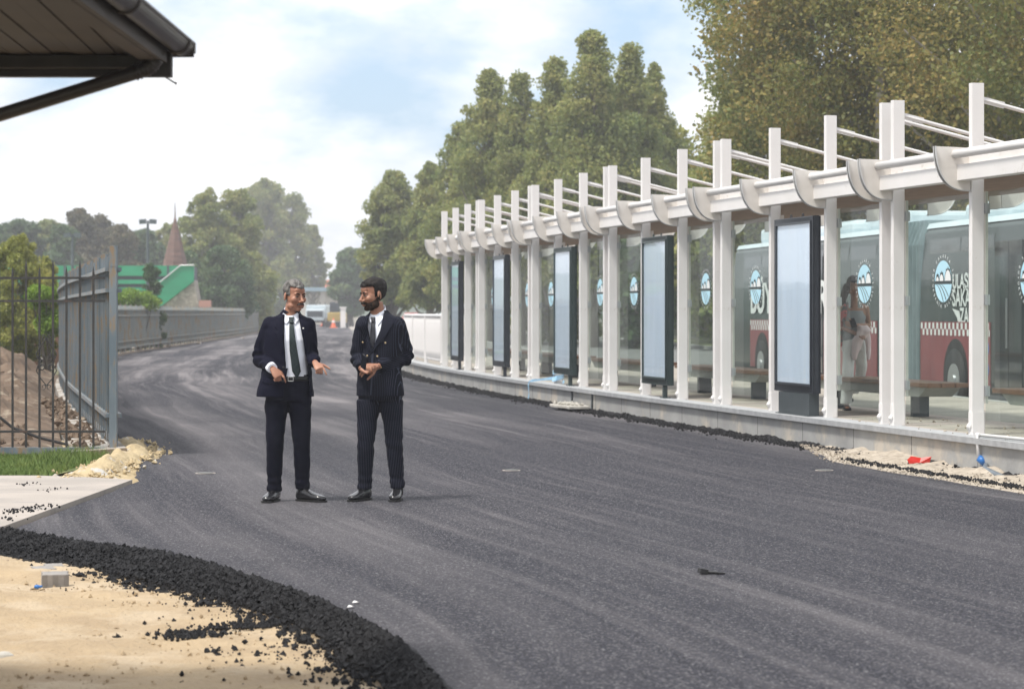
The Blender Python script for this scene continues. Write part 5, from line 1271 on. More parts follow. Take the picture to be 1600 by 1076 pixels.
def bisect_cut(me, poly, view=Vector((0, 1, 0)), c0=None):
    """cut an opening with a convex outline (x, z) through the front half of a garment"""
    bm = bmesh.new(); bm.from_mesh(me); right = view.cross(Vector((0, 0, 1))).normalized()
    n = len(poly); cen = (sum(p[0] for p in poly)/n, sum(p[1] for p in poly)/n); planes = []
    for i in range(n):
        a, b = poly[i], poly[(i+1) % n]; t = (b[0]-a[0], b[1]-a[1]); nn = (t[1], -t[0])
        if (cen[0]-a[0])*nn[0]+(cen[1]-a[1])*nn[1] < 0: nn = (-nn[0], -nn[1])
        P0 = right*a[0]+Vector((0, 0, a[1])); NN = (right*nn[0]+Vector((0, 0, nn[1]))).normalized(); planes.append((P0, NN))
        bmesh.ops.bisect_plane(bm, geom=bm.verts[:]+bm.edges[:]+bm.faces[:], plane_co=P0, plane_no=NN)
    kill = [f for f in bm.faces if f.normal.dot(view) < .35 and (c0 is None or (f.calc_center_median()-c0).dot(view) < 0) and all((f.calc_center_median()-P).dot(Nn) > 0 for P, Nn in planes)]
    bmesh.ops.delete(bm, geom=kill, context='FACES'); bm.to_mesh(me); bm.free(); me.update()
def put_buttons(bvh, pts, m, parent, r=.009, view=Vector((0, 1, 0)), name='button'):
    right = view.cross(Vector((0, 0, 1))).normalized()
    for x, z in pts:
        h = bvh.ray_cast(right*x+Vector((0, 0, z))-view, view)[0]
        if h is None: continue
        MB().ell(h-view*.006, (r, .005, r), n=10, m=6).build(name, m, parent, True)

# ---- the moustached man (left)
M1X, MY = px(455, 19.25), 19.25
def legs_mesh(mb, Lh, Rh, Lk, Rk, La, Ra, rad, hip):
    hc, ha, hb_, yaw, zt_ = hip
    mb.loft([ring((hc[0], hc[1], zt_), ha*.93, hb_*.95, yaw), ring((hc[0], hc[1], zt_-.08), ha*.98, hb_*1.02, yaw), ring((hc[0], hc[1]+.01, zt_-.20), ha, hb_*1.08, yaw), ring((hc[0], hc[1], hc[2]), ha*.97, hb_, yaw)])
    for h, k_, a in ((Lh, Lk, La), (Rh, Rk, Ra)):
        h, k_, a = Vector(h), Vector(k_), Vector(a); r0, r1, r2 = rad
        rs = []
        for t, rr, fl in ((0, r0, 1.05), (.25, r0*.94, 1.05), (.45, r0*.84, 1.05), (.72, r1*1.12, 1.05), (1, r1, 1.08), (1.25, r1*.97, 1.1), (1.5, r1*.92, 1.1), (1.8, r2*1.02, 1.12), (1.93, r2*1.06, 1.15), (2, r2*1.04, 1.18)):
            c = h.lerp(k_, t) if t <= 1 else k_.lerp(a, t-1); rs.append(ring(c, rr, rr*fl, yaw, n=20, p=2.2))
        mb.loft(rs)
def man1():
    b = MB(); HM = Matrix.Translation((.028, -.018, 1.628)) @ Matrix.Rotation(R(38), 4, 'Z') @ Matrix.Rotation(R(5), 4, 'X') @ Matrix.Diagonal((1.04, 1, 1, 1))
    head(b, HM, 1.01, nose=1.03, jaw=1.05)
    b.tube([(.015, -.005, 1.58), (.002, .006, 1.52), (-.015, .02, 1.40)], [.052, .054, .06], 18)
    # hidden part of the body under the clothes, continuous with head and hands
    b.loft([ring((-.02, .02, .86), .10, .06), ring((-.02, .02, 1.1), .10, .06), ring((-.02, .02, 1.3), .12, .06), ring((-.02, .02, 1.41), .10, .045)])
    S1, E1, W1 = Vector((-.168, 0, 1.392)), Vector((-.254, .045, 1.135)), Vector((-.128, -.20, 1.058)); S2, E2, W2 = Vector((.128, .0, 1.384)), Vector((.150, .04, 1.150)), Vector((.212, -.21, 1.098))
    b.tube([S1+Vector((.07, .03, .0)), S1, E1, W1], [.035, .035, .028, .024], 12); b.tube([S2-Vector((.07, -.02, 0)), S2, E2, W2], [.035, .035, .028, .024], 12)
    for h_, k_, a_ in (((-.10, 0, .85), (-.13, -.03, .46), (-.135, .0, .06)), ((.06, 0, .85), (.085, -.03, .46), (.085, .0, .06))): b.tube([h_, k_, a_], [.055, .035, .025], 12)
    hand(b, W1, (.50, -.25, -.62), (-.25, .85, -.55), 1, ((-.15, .75, .25), (.75, 1.4, .9), (.8, 1.4, .9), (.85, 1.3, .9)), k=.95, thumb=(.35, .6), lengths=(1.12, 1, 1, 1))
    hand(b, W2, (.40, -.62, -.42), (.25, -.10, -.62), 1, ((.30, .25, .2), (1.0, 1.2, .7), (1.1, 1.3, .7), (1.1, 1.3, .7)), k=.93, thumb=(.75, .2))
    me = fuse(b, .0042, 3, .45); root = link('person', me, M['skin1'], None, True, loc=(M1X, MY, 0))
    tag(root, 'grey-haired man with moustache in dark navy suit and green tie, pointing down, standing left', 'person')
    inv = HM.inverted(); i4 = np.array(inv)
    def loc_(c): return c @ i4[:3, :3].T+i4[:3, 3]
    def hairpred(c):
        q = loc_(c); x, y, z = q[:, 0]/1.03, q[:, 1]/1.03, q[:, 2]/1.03
        hl = np.where(y < -.02, .062+.25*np.maximum(0, -.05-y)*0+.010*np.abs(x)/.05, np.where(y < .022, .062-(y+.02)*1.6, -.052)); 
        side = (y < .022) & (np.abs(x) > .058) & (y > -.035) & (z > .004)
        ear = (np.abs(x) > .074) & (y < .04) & (z < .030) & (z > -.045)
        return ((z > hl) | side) & ~ear & (z > -.075) & (y*1.2+z > -.085)
    def hoff(c):
        q = loc_(c); o = []
        for x, y, z in q: 
            top = max(0, min(1, (z-.03)/.06))*(max(0, min(1, (z-.060)/.022)) if y < -.02 else 1); o.append(.0025+.011*top+.002*top*noise.noise(Vector((x*24+9, y*7, z*10)))+.0016*noise.noise(Vector((x*120, y*22, z*30))))
        return np.array(o)
    shell_obj(sub_mesh(me, hairpred, 'hair', hoff), M['hairgrey'], root, .012)
    face_bits(root, HM, 1.01, M['brow'], .003)
    MS = HM @ Matrix.Scale(1.01, 4)
    MB().tube([(-.031, -.090, -.0615), (-.018, -.1015, -.054), (0, -.1065, -.0500), (.018, -.1015, -.054), (.031, -.090, -.0615)], [.0035, .0070, .0075, .0070, .0035], 8).xf(MS).build('moustache', M['moust'], root, True)
    # trousers
    t = MB(); legs_mesh(t, (-.115, .0, .80), (.065, .0, .80), (-.128, -.025, .46), (.085, -.03, .45), (-.135, .01, .075), (.090, .02, .095), (.097, .069, .056), ((-.022, .0, .80), .185, .125, 0, 1.01))
    for c, r_ in (((-.135, .008, .085), .059), ((.090, .018, .105), .057)): t.loft([ring(c, r_, r_*1.15), ring((c[0], c[1], c[2]+.028), r_*1.02, r_*1.14), ring((c[0], c[1], c[2]+.06), r_*.96, r_*1.1)])
    tm = fuse(t, .008, 3); 
    wrinkle(tm, lambda x, y, z: .0055*noise.noise(Vector((x*9+z*5, y*6, z*9)))+.003*noise.noise(Vector((x*20, y*9, z*26)))+(.006*math.sin(z*95+x*9)*.5*math.exp(-((z-.16)/.07)**2))+.004*math.sin(z*60+x*25)*math.exp(-((z-.78)/.07)**2))
    link('trousers', tm, M['trouser1'], root, True)
    # shirt: torso + collar + cuff
    s = MB(); s.loft([ring((-.02, -.005, .95), .163, .116), ring((-.02, -.01, 1.12), .150, .112), ring((-.02, -.012, 1.28), .165, .115), ring((-.02, .0, 1.38), .165, .10), ring((-.012, .01, 1.45), .105, .075), ring((-.005, .012, 1.475), .068, .064)])
    sm = fuse(s, .008, 3); wrinkle(sm, lambda x, y, z: .004*noise.noise(Vector((x*14+z*8, y*5, z*13+x*12)))); sb = bvh_of(sm); link('shirt', sm, M['shirt'], root, True)
    cb = MB(); cb.loft([ring((-.004, .010, 1.470), .068, .066, 0, p=2, tilt=Matrix.Rotation(R(12), 3, 'X')), ring((.002, .012, 1.522), .061, .066, 0, p=2, tilt=Matrix.Rotation(R(38), 3, 'X'))], closed=False)
    o = cb.build('collar', M['shirt'], root, True); sd = o.modifiers.new('s', 'SOLIDIFY'); sd.thickness = .004
    for sg, P in ((-1, [(-.060, 1.495), (.006, 1.455), (-.030, 1.405), (-.078, 1.455)]), (1, [(.066, 1.495), (.012, 1.455), (.038, 1.405), (.082, 1.455)])):
        drape(sb, P, .010, 'collar_wing', M['shirt'], root, thick=.004)
    # tie (knot and blade)
    drape(sb, [(-.014, 1.462), (.032, 1.462), (.022, 1.415), (-.002, 1.415)], .020, 'tie_knot', M['tie1'], root, thick=.012)
    drape(sb, [(-.006, 1.418), (.026, 1.418), (.060, 1.20), (.086, 1.035), (.058, .972), (.020, 1.035), (.000, 1.20)], .016, 'tie', M['tie1'], root, thick=.005, cell=.02)
    # belt
    bl_ = MB(); bl_.loft([ring((-.02, -.002, .957), .180, .127), ring((-.02, -.002, .994), .178, .126)], closed=False); o = bl_.build('belt', M['belt'], root, True); sd = o.modifiers.new('s', 'SOLIDIFY'); sd.thickness = .006
    bk = MB()
    for a_, b_ in (((-.012, .958), (.028, .958)), ((.028, .958), (.028, .992)), ((.028, .992), (-.012, .992)), ((-.012, .992), (-.012, .958))): bk.tube([(a_[0], -.134, a_[1]), (b_[0], -.134, b_[1])], .0028, 6)
    bk.build('buckle', M['steel'], root)
    # jacket
    def parts(j):
        j.loft([ring((-.048, .0, .825), .232, .150, 0, p=2.5), ring((-.046, .0, .90), .222, .150, 0, p=2.5), ring((-.036, .0, 1.00), .204, .140), ring((-.030, .0, 1.10), .190, .134), ring((-.026, .0, 1.22), .198, .136), ring((-.020, .0, 1.33), .200, .130, 0, p=2.3), ring((-.018, .004, 1.40), .200, .108, 0, p=2.3), ring((-.018, .010, 1.452), .165, .086), ring((-.008, .016, 1.485), .088, .072), ring((-.002, .024, 1.520), .068, .058)])
        for S, E, Wp, dirv in ((S1, E1, W1, Vector((-1, 0, 0))), (S2, E2, W2, Vector((1, 0, 0)))):
            w_ = Wp-(Wp-E).normalized()*.035
            limb(j, [S+Vector((0, 0, .012)), S.lerp(E, .5)+dirv*.008, E, E.lerp(w_, .5), w_], [.066, .064, .059, .053, .046])
            j.ell(S+Vector((0, 0, .0)), (.068, .076, .068))
    def wr(x, y, z):
        arm = max(0, min(1, (abs(x+.02)-.17)/.05)); v = .0045*noise.noise(Vector((x*8, y*8, z*6)))+.003*noise.noise(Vector((x*18+z*9, y*16, z*20)))
        v += arm*.0075*math.sin(z*75+y*60+x*20+3*noise.noise(Vector((x*9, y*9, z*9))))*math.exp(-((z-1.14)/.11)**2)
        v += .004*math.sin((z+x*.5)*70)*math.exp(-((z-1.08)/.08)**2)*(1-arm); return v
    jm = suit_body('jacket', root, parts, .008, None, wr)
    jb = bvh_of(jm)
    c0 = Vector((0, -.02, 0))
    bisect_cut(jm, [(-.042, .60), (.105, .60), (.150, .90), (.136, 1.10), (.104, 1.30), (.058, 1.50), (-.055, 1.50), (-.038, 1.30), (-.036, 1.10), (-.036, .98), (-.060, .86)] and [(-.036, 1.06), (.140, 1.06), (.104, 1.30), (.060, 1.50), (-.058, 1.50), (-.042, 1.26)], c0=c0)
    bisect_cut(jm, [(-.082, .70), (.168, .70), (.158, .90), (.140, 1.065), (-.036, 1.065), (-.044, .90)], c0=c0)
    # open the bottom and cuffs
    bm = bmesh.new(); bm.from_mesh(jm); bmesh.ops.bisect_plane(bm, geom=bm.verts[:]+bm.edges[:]+bm.faces[:], plane_co=(0, 0, .832), plane_no=(0, 0, -1), clear_outer=True); bm.to_mesh(jm); bm.free()
    shell_obj(jm, M['suit1'], root, .008).data.name = 'jacket'
    root.children[-1].name = 'jacket'
    # lapels, pocket flap, breast pocket, buttons, cuff
    drape(jb, [(-.060, 1.478), (-.036, 1.06), (-.052, 1.13), (-.118, 1.335), (-.088, 1.352), (-.124, 1.385), (-.090, 1.47)], .010, 'lapel', M['suit1'], root, thick=.005)
    drape(jb, [(.064, 1.478), (.140, 1.12), (.148, 1.20), (.168, 1.345), (.140, 1.355), (.165, 1.39), (.10, 1.465)], .010, 'lapel', M['suit1'], root, thick=.005)
    drape(jb, [(-.22, .985), (-.105, .965), (-.10, .925), (-.222, .945)], .006, 'pocket_flap', M['suit1'], root, thick=.004)
    put_buttons(jb, [(-.048, 1.065), (-.052, .96)], M['belt'], root)
    MB().ell((.108, -.140, 1.375), (.007, .003, .006), n=8, m=6).build('lapel_pin', M['white'], root, True)
    d = (W1-E1).normalized(); MB().tube([W1-d*.055, W1-d*.020, W1-d*.004, W1-d*.003], [.043, .042, .041, .030], 20).build('shirt_cuff', M['shirt'], root)
    MB().tube([(-.135, .012, .04), (-.135, .01, .16)], [.042, .046], 14).tube([(.088, .012, .04), (.090, .015, .18)], [.042, .046], 14).build('sock', M['belt'], root, True)
    shoe(root, (-.118, .06, 0), R(-103), .285); shoe(root, (.050, .03, 0), R(-38), .29)
    return root
man1()

# ---- the bearded man (right)
M2X = px(593, 19.35)
def man2():
    V0 = Vector((0, 1, 0)); yaw = R(-24)
    RZ = lambda x, y, z: Vector((x, y, z))
    b = MB(); HM = Matrix.Translation((-.046, -.02, 1.640)) @ Matrix.Rotation(R(-62), 4, 'Z') @ Matrix.Rotation(R(7), 4, 'X')
    head(b, HM, 1.04, nose=1.0, jaw=1.08)
    b.tube([(-.03, -.004, 1.58), (-.018, .008, 1.50), (-.004, .02, 1.40)], [.056, .056, .06], 18)
    b.loft([ring((.0, .02, .86), .10, .06, yaw), ring((0, .02, 1.1), .10, .06, yaw), ring((.0, .02, 1.3), .12, .06, yaw), ring((.0, .02, 1.41), .10, .045, yaw)])
    S1, E1, W1 = Vector((-.124, -.045, 1.395)), Vector((-.170, -.03, 1.145)), Vector((-.128, -.235, 1.052)); S2, E2, W2 = Vector((.140, .05, 1.392)), Vector((.208, .05, 1.140)), Vector((-.005, -.185, 1.072))
    b.tube([S1+Vector((.07, .07, 0)), S1, E1, W1], [.035, .035, .028, .024], 12); b.tube([S2-Vector((.07, -.02, 0)), S2, E2, W2], [.035, .035, .028, .024], 12)
    for h_, k_, a_ in (((-.08, 0, .85), (-.10, -.03, .46), (-.118, .0, .06)), ((.09, 0, .85), (.118, -.02, .46), (.145, .0, .06))): b.tube([h_, k_, a_], [.055, .035, .025], 12)
    # right-of-picture hand wraps over the phone; the other supports it below
    hand(b, W2, (-.80, -.28, -.10), (-.15, .60, -.55), 1, ((.45, .55, .3), (.5, .6, .35), (.55, .65, .35), (.6, .7, .4)), k=1.06, thumb=(.75, .30), spread=.10)
    hand(b, W1, (.45, -.30, -.16), (.30, -.45, .75), -1, ((.55, .9, .4), (.6, .9, .4), (.65, .9, .4), (.7, .9, .4)), k=1.0, thumb=(.5, .4))
    me = fuse(b, .0042, 3, .45); root = link('person', me, M['skin2'], None, True, loc=(M2X, 19.35, 0))
    tag(root, 'dark-bearded man in pinstriped double-breasted suit holding a phone, standing right', 'person')
    i4 = np.array(HM.inverted())
    def loc_(c): return (c @ i4[:3, :3].T+i4[:3, 3])/1.04
    def hairpred(c):
        q = loc_(c); x, y, z = q.T
        hl = np.where(y < -.030, .066, np.where(y < .020, .066-(y+.03)*1.5, -.050)); side = (y < .022) & (np.abs(x) > .060) & (y > -.022) & (z > -.015)
        ear = (np.abs(x) > .075) & (y < .04) & (z < .030) & (z > -.045)
        return ((z > hl) | side) & ~ear & (y*1.2+z > -.080)
    def hoff(c):
        o = []
        for x, y, z in loc_(c):
            top = max(0, min(1, (z-.03)/.06)); fr_ = max(0, min(1, (-y)/.06)); top *= max(0, min(1, (z-.060)/.020)) if y < -.03 else 1; o.append(.003+.013*top+.010*top*fr_+.007*top*noise.noise(Vector((x*40+9, y*22, z*20)))+.002*noise.noise(Vector((x*110, y*50, z*40))))
        return np.array(o)
    shell_obj(sub_mesh(me, hairpred, 'hair', hoff), M['hairdark'], root, .012)
    def beardpred(c):
        q = loc_(c); x, y, z = q.T
        line = np.interp(y, [-.12, -.085, -.055, -.02, .012], [-.046, -.052, -.050, -.034, .004])
        jaw = (z < line) & (z > -.118+.9*np.maximum(0, y+.03)) & (y < .014)
        side = jaw
        mo = (z > -.058) & (z < -.043) & (np.abs(x) < .030) & (y < -.075)
        lips = (np.abs(x) < .019) & (z > -.0765) & (z < -.059) & (y < -.085)
        return (jaw | side | mo) & ~lips
    shell_obj(sub_mesh(me, beardpred, 'beard', lambda c: np.array([.0018+.0012*noise.noise(Vector(tuple(q*130))) for q in loc_(c)])+.003*(loc_(c)[:, 2] < -.085)), M['beard'], root, .005)
    face_bits(root, HM, 1.04, M['brow'], -.004, 1.15)
    MS = HM @ Matrix.Scale(1.04, 4)
    MB().tube([(-.029, -.090, -.0640), (-.017, -.1015, -.055), (0, -.106, -.0515), (.017, -.1015, -.055), (.029, -.090, -.0640)], [.0040, .0060, .0062, .0060, .0040], 8).xf(MS).build('moustache', M['beard'], root, True)
    def stripe(me, arms=()):
        """cloth coordinate for the pinstripe: round the torso, and round each sleeve or leg"""
        c = co(me); v = np.arctan2((c[:, 1]+.02)*1.25, c[:, 0]+.0)*.19
        cut = c[:, 0]*math.cos(yaw)+c[:, 1]*math.sin(yaw); v = cut.copy()
        for (A, B_, r) in arms:
            A = np.array(A); B_ = np.array(B_); d = B_-A; Ln = np.linalg.norm(d); d = d/Ln; t = (c-A) @ d; rel = c-A-np.outer(t, d); dist = np.linalg.norm(rel, axis=1); side = np.cross(d, [0, 1, .25]); side /= np.linalg.norm(side)
            ins = (t > -.02) & (t < Ln+.03) & (dist < r); v = np.where(ins, rel @ side, v)
        at = me.attributes.new('stripe', 'FLOAT', 'POINT'); at.data.foreach_set('value', v.astype(np.float32))
    t = MB(); legs_mesh(t, (-.085, .0, .80), (.095, .0, .80), (-.108, -.025, .46), (.118, -.02, .45), (-.120, .01, .085), (.146, .02, .095), (.095, .067, .055), ((.005, .0, .80), .178, .122, yaw*.6, 1.04))
    for c, r_ in (((-.120, .008, .095), .058), ((.146, .018, .105), .059)): t.loft([ring(c, r_, r_*1.15), ring((c[0], c[1], c[2]+.028), r_*1.02, r_*1.14), ring((c[0], c[1], c[2]+.06), r_*.96, r_*1.1)])
    tm = fuse(t, .008, 3); stripe(tm, (((-.085, 0, .74), (-.108, -.025, .46), .13), ((.095, 0, .74), (.118, -.02, .45), .13), ((-.108, -.025, .46), (-.12, .01, .05), .12), ((.118, -.02, .45), (.146, .02, .06), .12)))
    wrinkle(tm, lambda x, y, z: .0055*noise.noise(Vector((x*9+z*5+7, y*6, z*9)))+.003*noise.noise(Vector((x*20, y*9, z*26)))+(.006*math.sin(z*90+x*9)*.5*math.exp(-((z-.16)/.07)**2))+.004*math.sin(z*55+x*20)*math.exp(-((z-.45)/.07)**2))
    link('trousers', tm, M['suit2'], root, True)
    s = MB(); s.loft([ring((-.005, -.005, 1.10), .135, .10, yaw), ring((-.005, -.008, 1.28), .150, .105, yaw), ring((-.005, .0, 1.38), .155, .095, yaw), ring((-.010, .01, 1.45), .100, .075, yaw), ring((-.014, .008, 1.475), .068, .065, yaw)])
    sm = fuse(s, .008, 3); sb = bvh_of(sm); link('shirt', sm, M['shirt'], root, True)
    cb = MB(); cb.loft([ring((-.010, .010, 1.475), .069, .066, 0, p=2, tilt=Matrix.Rotation(R(12), 3, 'X')), ring((-.014, .012, 1.530), .063, .066, 0, p=2, tilt=Matrix.Rotation(R(32), 3, 'X') @ Matrix.Rotation(R(-14), 3, 'Y'))], closed=False)
    o = cb.build('collar', M['shirt'], root, True); sd = o.modifiers.new('s', 'SOLIDIFY'); sd.thickness = .004
    drape(sb, [(-.086, 1.472), (-.052, 1.462), (-.066, 1.41), (-.090, 1.44)], .009, 'collar_wing', M['shirt'], root, thick=.004)
    drape(sb, [(-.040, 1.460), (.040, 1.505), (.050, 1.47), (-.010, 1.395)], .009, 'collar_wing', M['shirt'], root, thick=.004)
    drape(sb, [(-.066, 1.462), (-.030, 1.462), (-.036, 1.420), (-.056, 1.420)], .017, 'tie_knot', M['tie2'], root, thick=.012)
    drape(sb, [(-.058, 1.424), (-.034, 1.424), (-.026, 1.30), (-.040, 1.22), (-.074, 1.22), (-.072, 1.30)], .015, 'tie', M['tie2'], root, thick=.005)
    def parts(j):
        j.loft([ring((.008, .0, .830), .196, .150, yaw, p=2.5), ring((.006, .0, .90), .192, .148, yaw, p=2.5), ring((.002, .0, 1.00), .182, .138, yaw), ring((.0, .0, 1.10), .176, .132, yaw), ring((.002, .0, 1.22), .190, .134, yaw), ring((.006, .0, 1.33), .193, .130, yaw, p=2.3), ring((.008, .004, 1.40), .192, .108, yaw, p=2.3), ring((.006, .010, 1.452), .160, .086, yaw), ring((-.002, .018, 1.488), .090, .074, yaw), ring((-.004, .026, 1.522), .070, .060, yaw)])
        for S, E, Wp, dirv in ((S1, E1, W1, Vector((-1, 0, 0))), (S2, E2, W2, Vector((1, 0, 0)))):
            w_ = Wp-(Wp-E).normalized()*.020
            limb(j, [S+Vector((0, 0, .012)), S.lerp(E, .5)+dirv*.008, E, E.lerp(w_, .5), w_], [.066, .064, .060, .054, .046])
            j.ell(S, (.068, .076, .068))
    def wr(x, y, z):
        arm = max(0, min(1, (abs(x)-.15)/.05)); v = .0045*noise.noise(Vector((x*8+4, y*8, z*6)))+.003*noise.noise(Vector((x*18+z*9, y*16, z*20)))
        v += arm*.008*math.sin(z*70+y*50+x*20+3*noise.noise(Vector((x*9, y*9, z*9))))*math.exp(-((z-1.13)/.11)**2)
        v += .004*math.sin((z-x*.5)*65)*math.exp(-((z-1.08)/.07)**2)*(1-arm); return v
    jm = suit_body('jacket', root, parts, .008, None, None); wrinkle(jm, wr); jb = bvh_of(jm)
    bisect_cut(jm, [(-.052, 1.205), (.016, 1.36), (.040, 1.52), (-.080, 1.52), (-.088, 1.40), (-.074, 1.26)], c0=Vector((0, -.01, 0)))
    bm = bmesh.new(); bm.from_mesh(jm); bmesh.ops.bisect_plane(bm, geom=bm.verts[:]+bm.edges[:]+bm.faces[:], plane_co=(0, 0, .836), plane_no=(0, 0, -1), clear_outer=True); bm.to_mesh(jm); bm.free()
    stripe(jm, ((E1, W1, .070), (E2, W2, .070)))
    o = shell_obj(jm, M['suit2'], root, .008); o.name = 'jacket'
    def lap(P, k_):
        o = drape(jb, P, .010, 'lapel', M['suit2'], root, thick=.005)
        c = co(o.data); v = c[:, 0]*k_[0]+c[:, 2]*k_[1]; at = o.data.attributes.new('stripe', 'FLOAT', 'POINT'); at.data.foreach_set('value', v.astype(np.float32))
    lap([(.040, 1.500), (.014, 1.36), (-.052, 1.200), (-.060, 1.165), (-.004, 1.235), (.062, 1.315), (.125, 1.425), (.072, 1.415), (.060, 1.47)], (.80, -.6))
    lap([(-.082, 1.475), (-.088, 1.38), (-.074, 1.27), (-.050, 1.195), (-.075, 1.19), (-.118, 1.27), (-.150, 1.405), (-.118, 1.400), (-.110, 1.455)], (.95, .3))
    o = drape(jb, [(-.058, 1.20), (-.040, 1.19), (-.046, 1.02), (-.058, .845), (-.066, .845), (-.058, 1.02)], .003, 'front_edge', M['suit2'], root, thick=.004)
    put_buttons(jb, [(-.128, 1.262), (.055, 1.258), (-.092, 1.155), (-.010, 1.152)], M['gold'], root, r=.008)
    d = (W2-E2).normalized(); sd_ = d.cross(Vector((0, 0, 1))).normalized(); 
    for i in range(4):
        p = W2-d*(.045+.018*i)+Vector((0, -.046, -.018)); MB().ell(p, (.0045, .004, .0045), n=8, m=6).build('cuff_button', M['gold'], root, True)
    MB().tube([(-.118, .012, .04), (-.12, .01, .16)], [.042, .046], 14).tube([(.146, .02, .04), (.146, .02, .18)], [.042, .046], 14).build('sock', M['belt'], root, True)
    shoe(root, (-.088, .055, 0), R(-118), .285); shoe(root, (.152, .07, 0), R(-96), .285)
    # phone in the hands: a thing of its own
    ph = MB().box((0, 0, 0), (.068, .009, .130)).build('phone', M['phone'], None, bevel=.004); ph.location = (M2X-.108, 19.35-.285, 1.105); ph.rotation_euler = (R(12), R(28), R(-50))
    tag(ph, 'black mobile phone held in the hands of the bearded man', 'phone')
    MB().box((0, -.0052, 0), (.062, .001, .124)).build('screen', M['phonescreen'], ph); MB().cyl((-.02, .0055, .055), .008, .003, 'y', 12).build('camera_lens', M['steel'], ph)
man2()

# ---- the woman walking behind the glass
M['skin3'] = skin_mat('tan_skin', (.36, .19, .125), (.30, .15, .10)); M['tank'] = mat('grey_vest', (.27, .28, .29), (.21, .22, .23), rough=.85, scale=8, bump=.003, bscale=20)  # woman's skin: her own tan tone, mottled by noise
M['wtrous'] = mat('pale_trousers', (.76, .75, .73), (.66, .65, .63), rough=.85, scale=5, bump=.006, bscale=9); M['pink'] = mat('pale_pink_cloth', (.72, .55, .56), (.78, .64, .64), rough=.9, scale=9, bump=.006, bscale=16)
def bagm():
    return mat('red_patterned_bag', (.42, .05, .05), (.02, .02, .02), rough=.6, scale=16, lo=.48, hi=.52, detail=2, c3=(.5, .45, .4), s3=22, lo3=.6, hi3=.62)
def woman():
    Y = 29.3; cx = 1331; K = 3778/Y; P = lambda x, y: ((x-cx)/K, (644-y)/K)
    root_loc = (px(cx, Y), Y, .32); b = MB()
    def V3(x, y, d=0): q = P(x, y); return Vector((q[0], d, q[1]))
    HM = Matrix.Translation(V3(1334, 451)) @ Matrix.Rotation(R(18), 4, 'Z') @ Matrix.Rotation(R(14), 4, 'X'); head(b, HM, .95, .95, .85)
    b.tube([V3(1335, 462, .0), V3(1335, 478, .02), V3(1335, 490, .02)], [.045, .042, .055], 14)
    sh1, sh2 = V3(1318, 484, .01), V3(1353, 484, .01); el1, el2 = V3(1312, 514, .03), V3(1358, 512, .03); w1, w2 = V3(1333, 524, -.17), V3(1332, 512, -.20)
    b.loft([ring(V3(1334, 533), .145, .10), ring(V3(1334, 515), .115, .085), ring(V3(1335, 498), .135, .09), ring(V3(1335, 485), .13, .065)])
    b.tube([sh1+Vector((.05, 0, 0)), sh1, el1, w1], [.05, .042, .034, .024], 12); b.tube([sh2-Vector((.05, 0, 0)), sh2, el2, w2], [.05, .042, .034, .024], 12)
    for a, k_, c in ((V3(1327, 535), V3(1324, 590, -.05), V3(1322, 636, -.02)), (V3(1343, 535), V3(1345, 585, .08), V3(1333, 622, .28))): b.tube([a, k_, c], [.07, .045, .032], 12)
    hand(b, w1, (.7, -.45, -.25), (0, .5, -.3), 1, ((.4, .5, .3),)*4, k=.9); hand(b, w2, (-.7, -.4, .1), (0, .6, .2), -1, ((.5, .6, .3),)*4, k=.9)
    b.ell(V3(1322, 640, -.06), (.035, .10, .022)); b.ell(V3(1332, 626, .30), (.035, .09, .03))
    me = fuse(b, .006, 3); root = link('person', me, M['skin3'], None, True, loc=root_loc); tag(root, 'woman in grey vest and pale trousers walking behind the shelter glass, looking at a phone', 'person')
    i4 = np.array(HM.inverted())
    def hp(c):
        q = (c @ i4[:3, :3].T+i4[:3, 3])/.95; x, y, z = q.T; return ((z > .062) | ((y > .0) & (z > -.09)) | ((np.abs(x) > .055) & (y > -.03) & (z > -.08))) & (z < .2) & (np.abs(x) < .12)
    shell_obj(sub_mesh(me, hp, 'hair', lambda c: np.array([.014+.006*noise.noise(Vector(tuple(q*25))) for q in c])), M['hairdark'], root, .02)
    hb_ = MB(); limb(hb_, [V3(1324, 452, .04), V3(1319, 468, .05), V3(1318, 482, .03)], [.05, .045, .02]); link('hair_length', fuse(hb_, .01), M['hairdark'], root, True)
    t = MB(); t.loft([ring(V3(1334, 536), .150, .105), ring(V3(1334, 515), .125, .092), ring(V3(1335, 499), .140, .098), ring(V3(1335, 489), .115, .085)]); t.tube([V3(1325, 492, -.05), V3(1324, 482, -.02), V3(1325, 480, .03)], .014, 6); t.tube([V3(1346, 492, -.05), V3(1347, 482, -.02), V3(1346, 480, .03)], .014, 6)
    link('vest', fuse(t, .009), M['tank'], root, True)
    t = MB(); t.loft([ring(V3(1334, 527), .125, .10), ring(V3(1334, 540), .145, .11), ring(V3(1334, 552), .150, .10)])
    t.loft([ring(V3(1327, 545), .08, .09), ring(V3(1325, 575, -.03), .070, .085), ring(V3(1323, 605, -.05), .066, .09), ring(V3(1322, 634, -.03), .070, .10)]); t.loft([ring(V3(1343, 545), .08, .09), ring(V3(1347, 575, .05), .066, .085), ring(V3(1345, 600, .14), .058, .08), ring(V3(1338, 619, .25), .058, .08)])
    tm = fuse(t, .009); wrinkle(tm, lambda x, y, z: .007*noise.noise(Vector((x*12, y*8, z*5)))); link('trousers', tm, M['wtrous'], root, True)
    c = MB(); c.loft([ring(V3(1343, 512, -.17), .07, .05, p=2), ring(V3(1347, 520, -.18), .085, .06, p=2), ring(V3(1338, 534, -.16), .07, .05, p=2), ring(V3(1334, 552, -.14), .05, .03, p=2), ring(V3(1333, 566, -.13), .02, .02, p=2)])
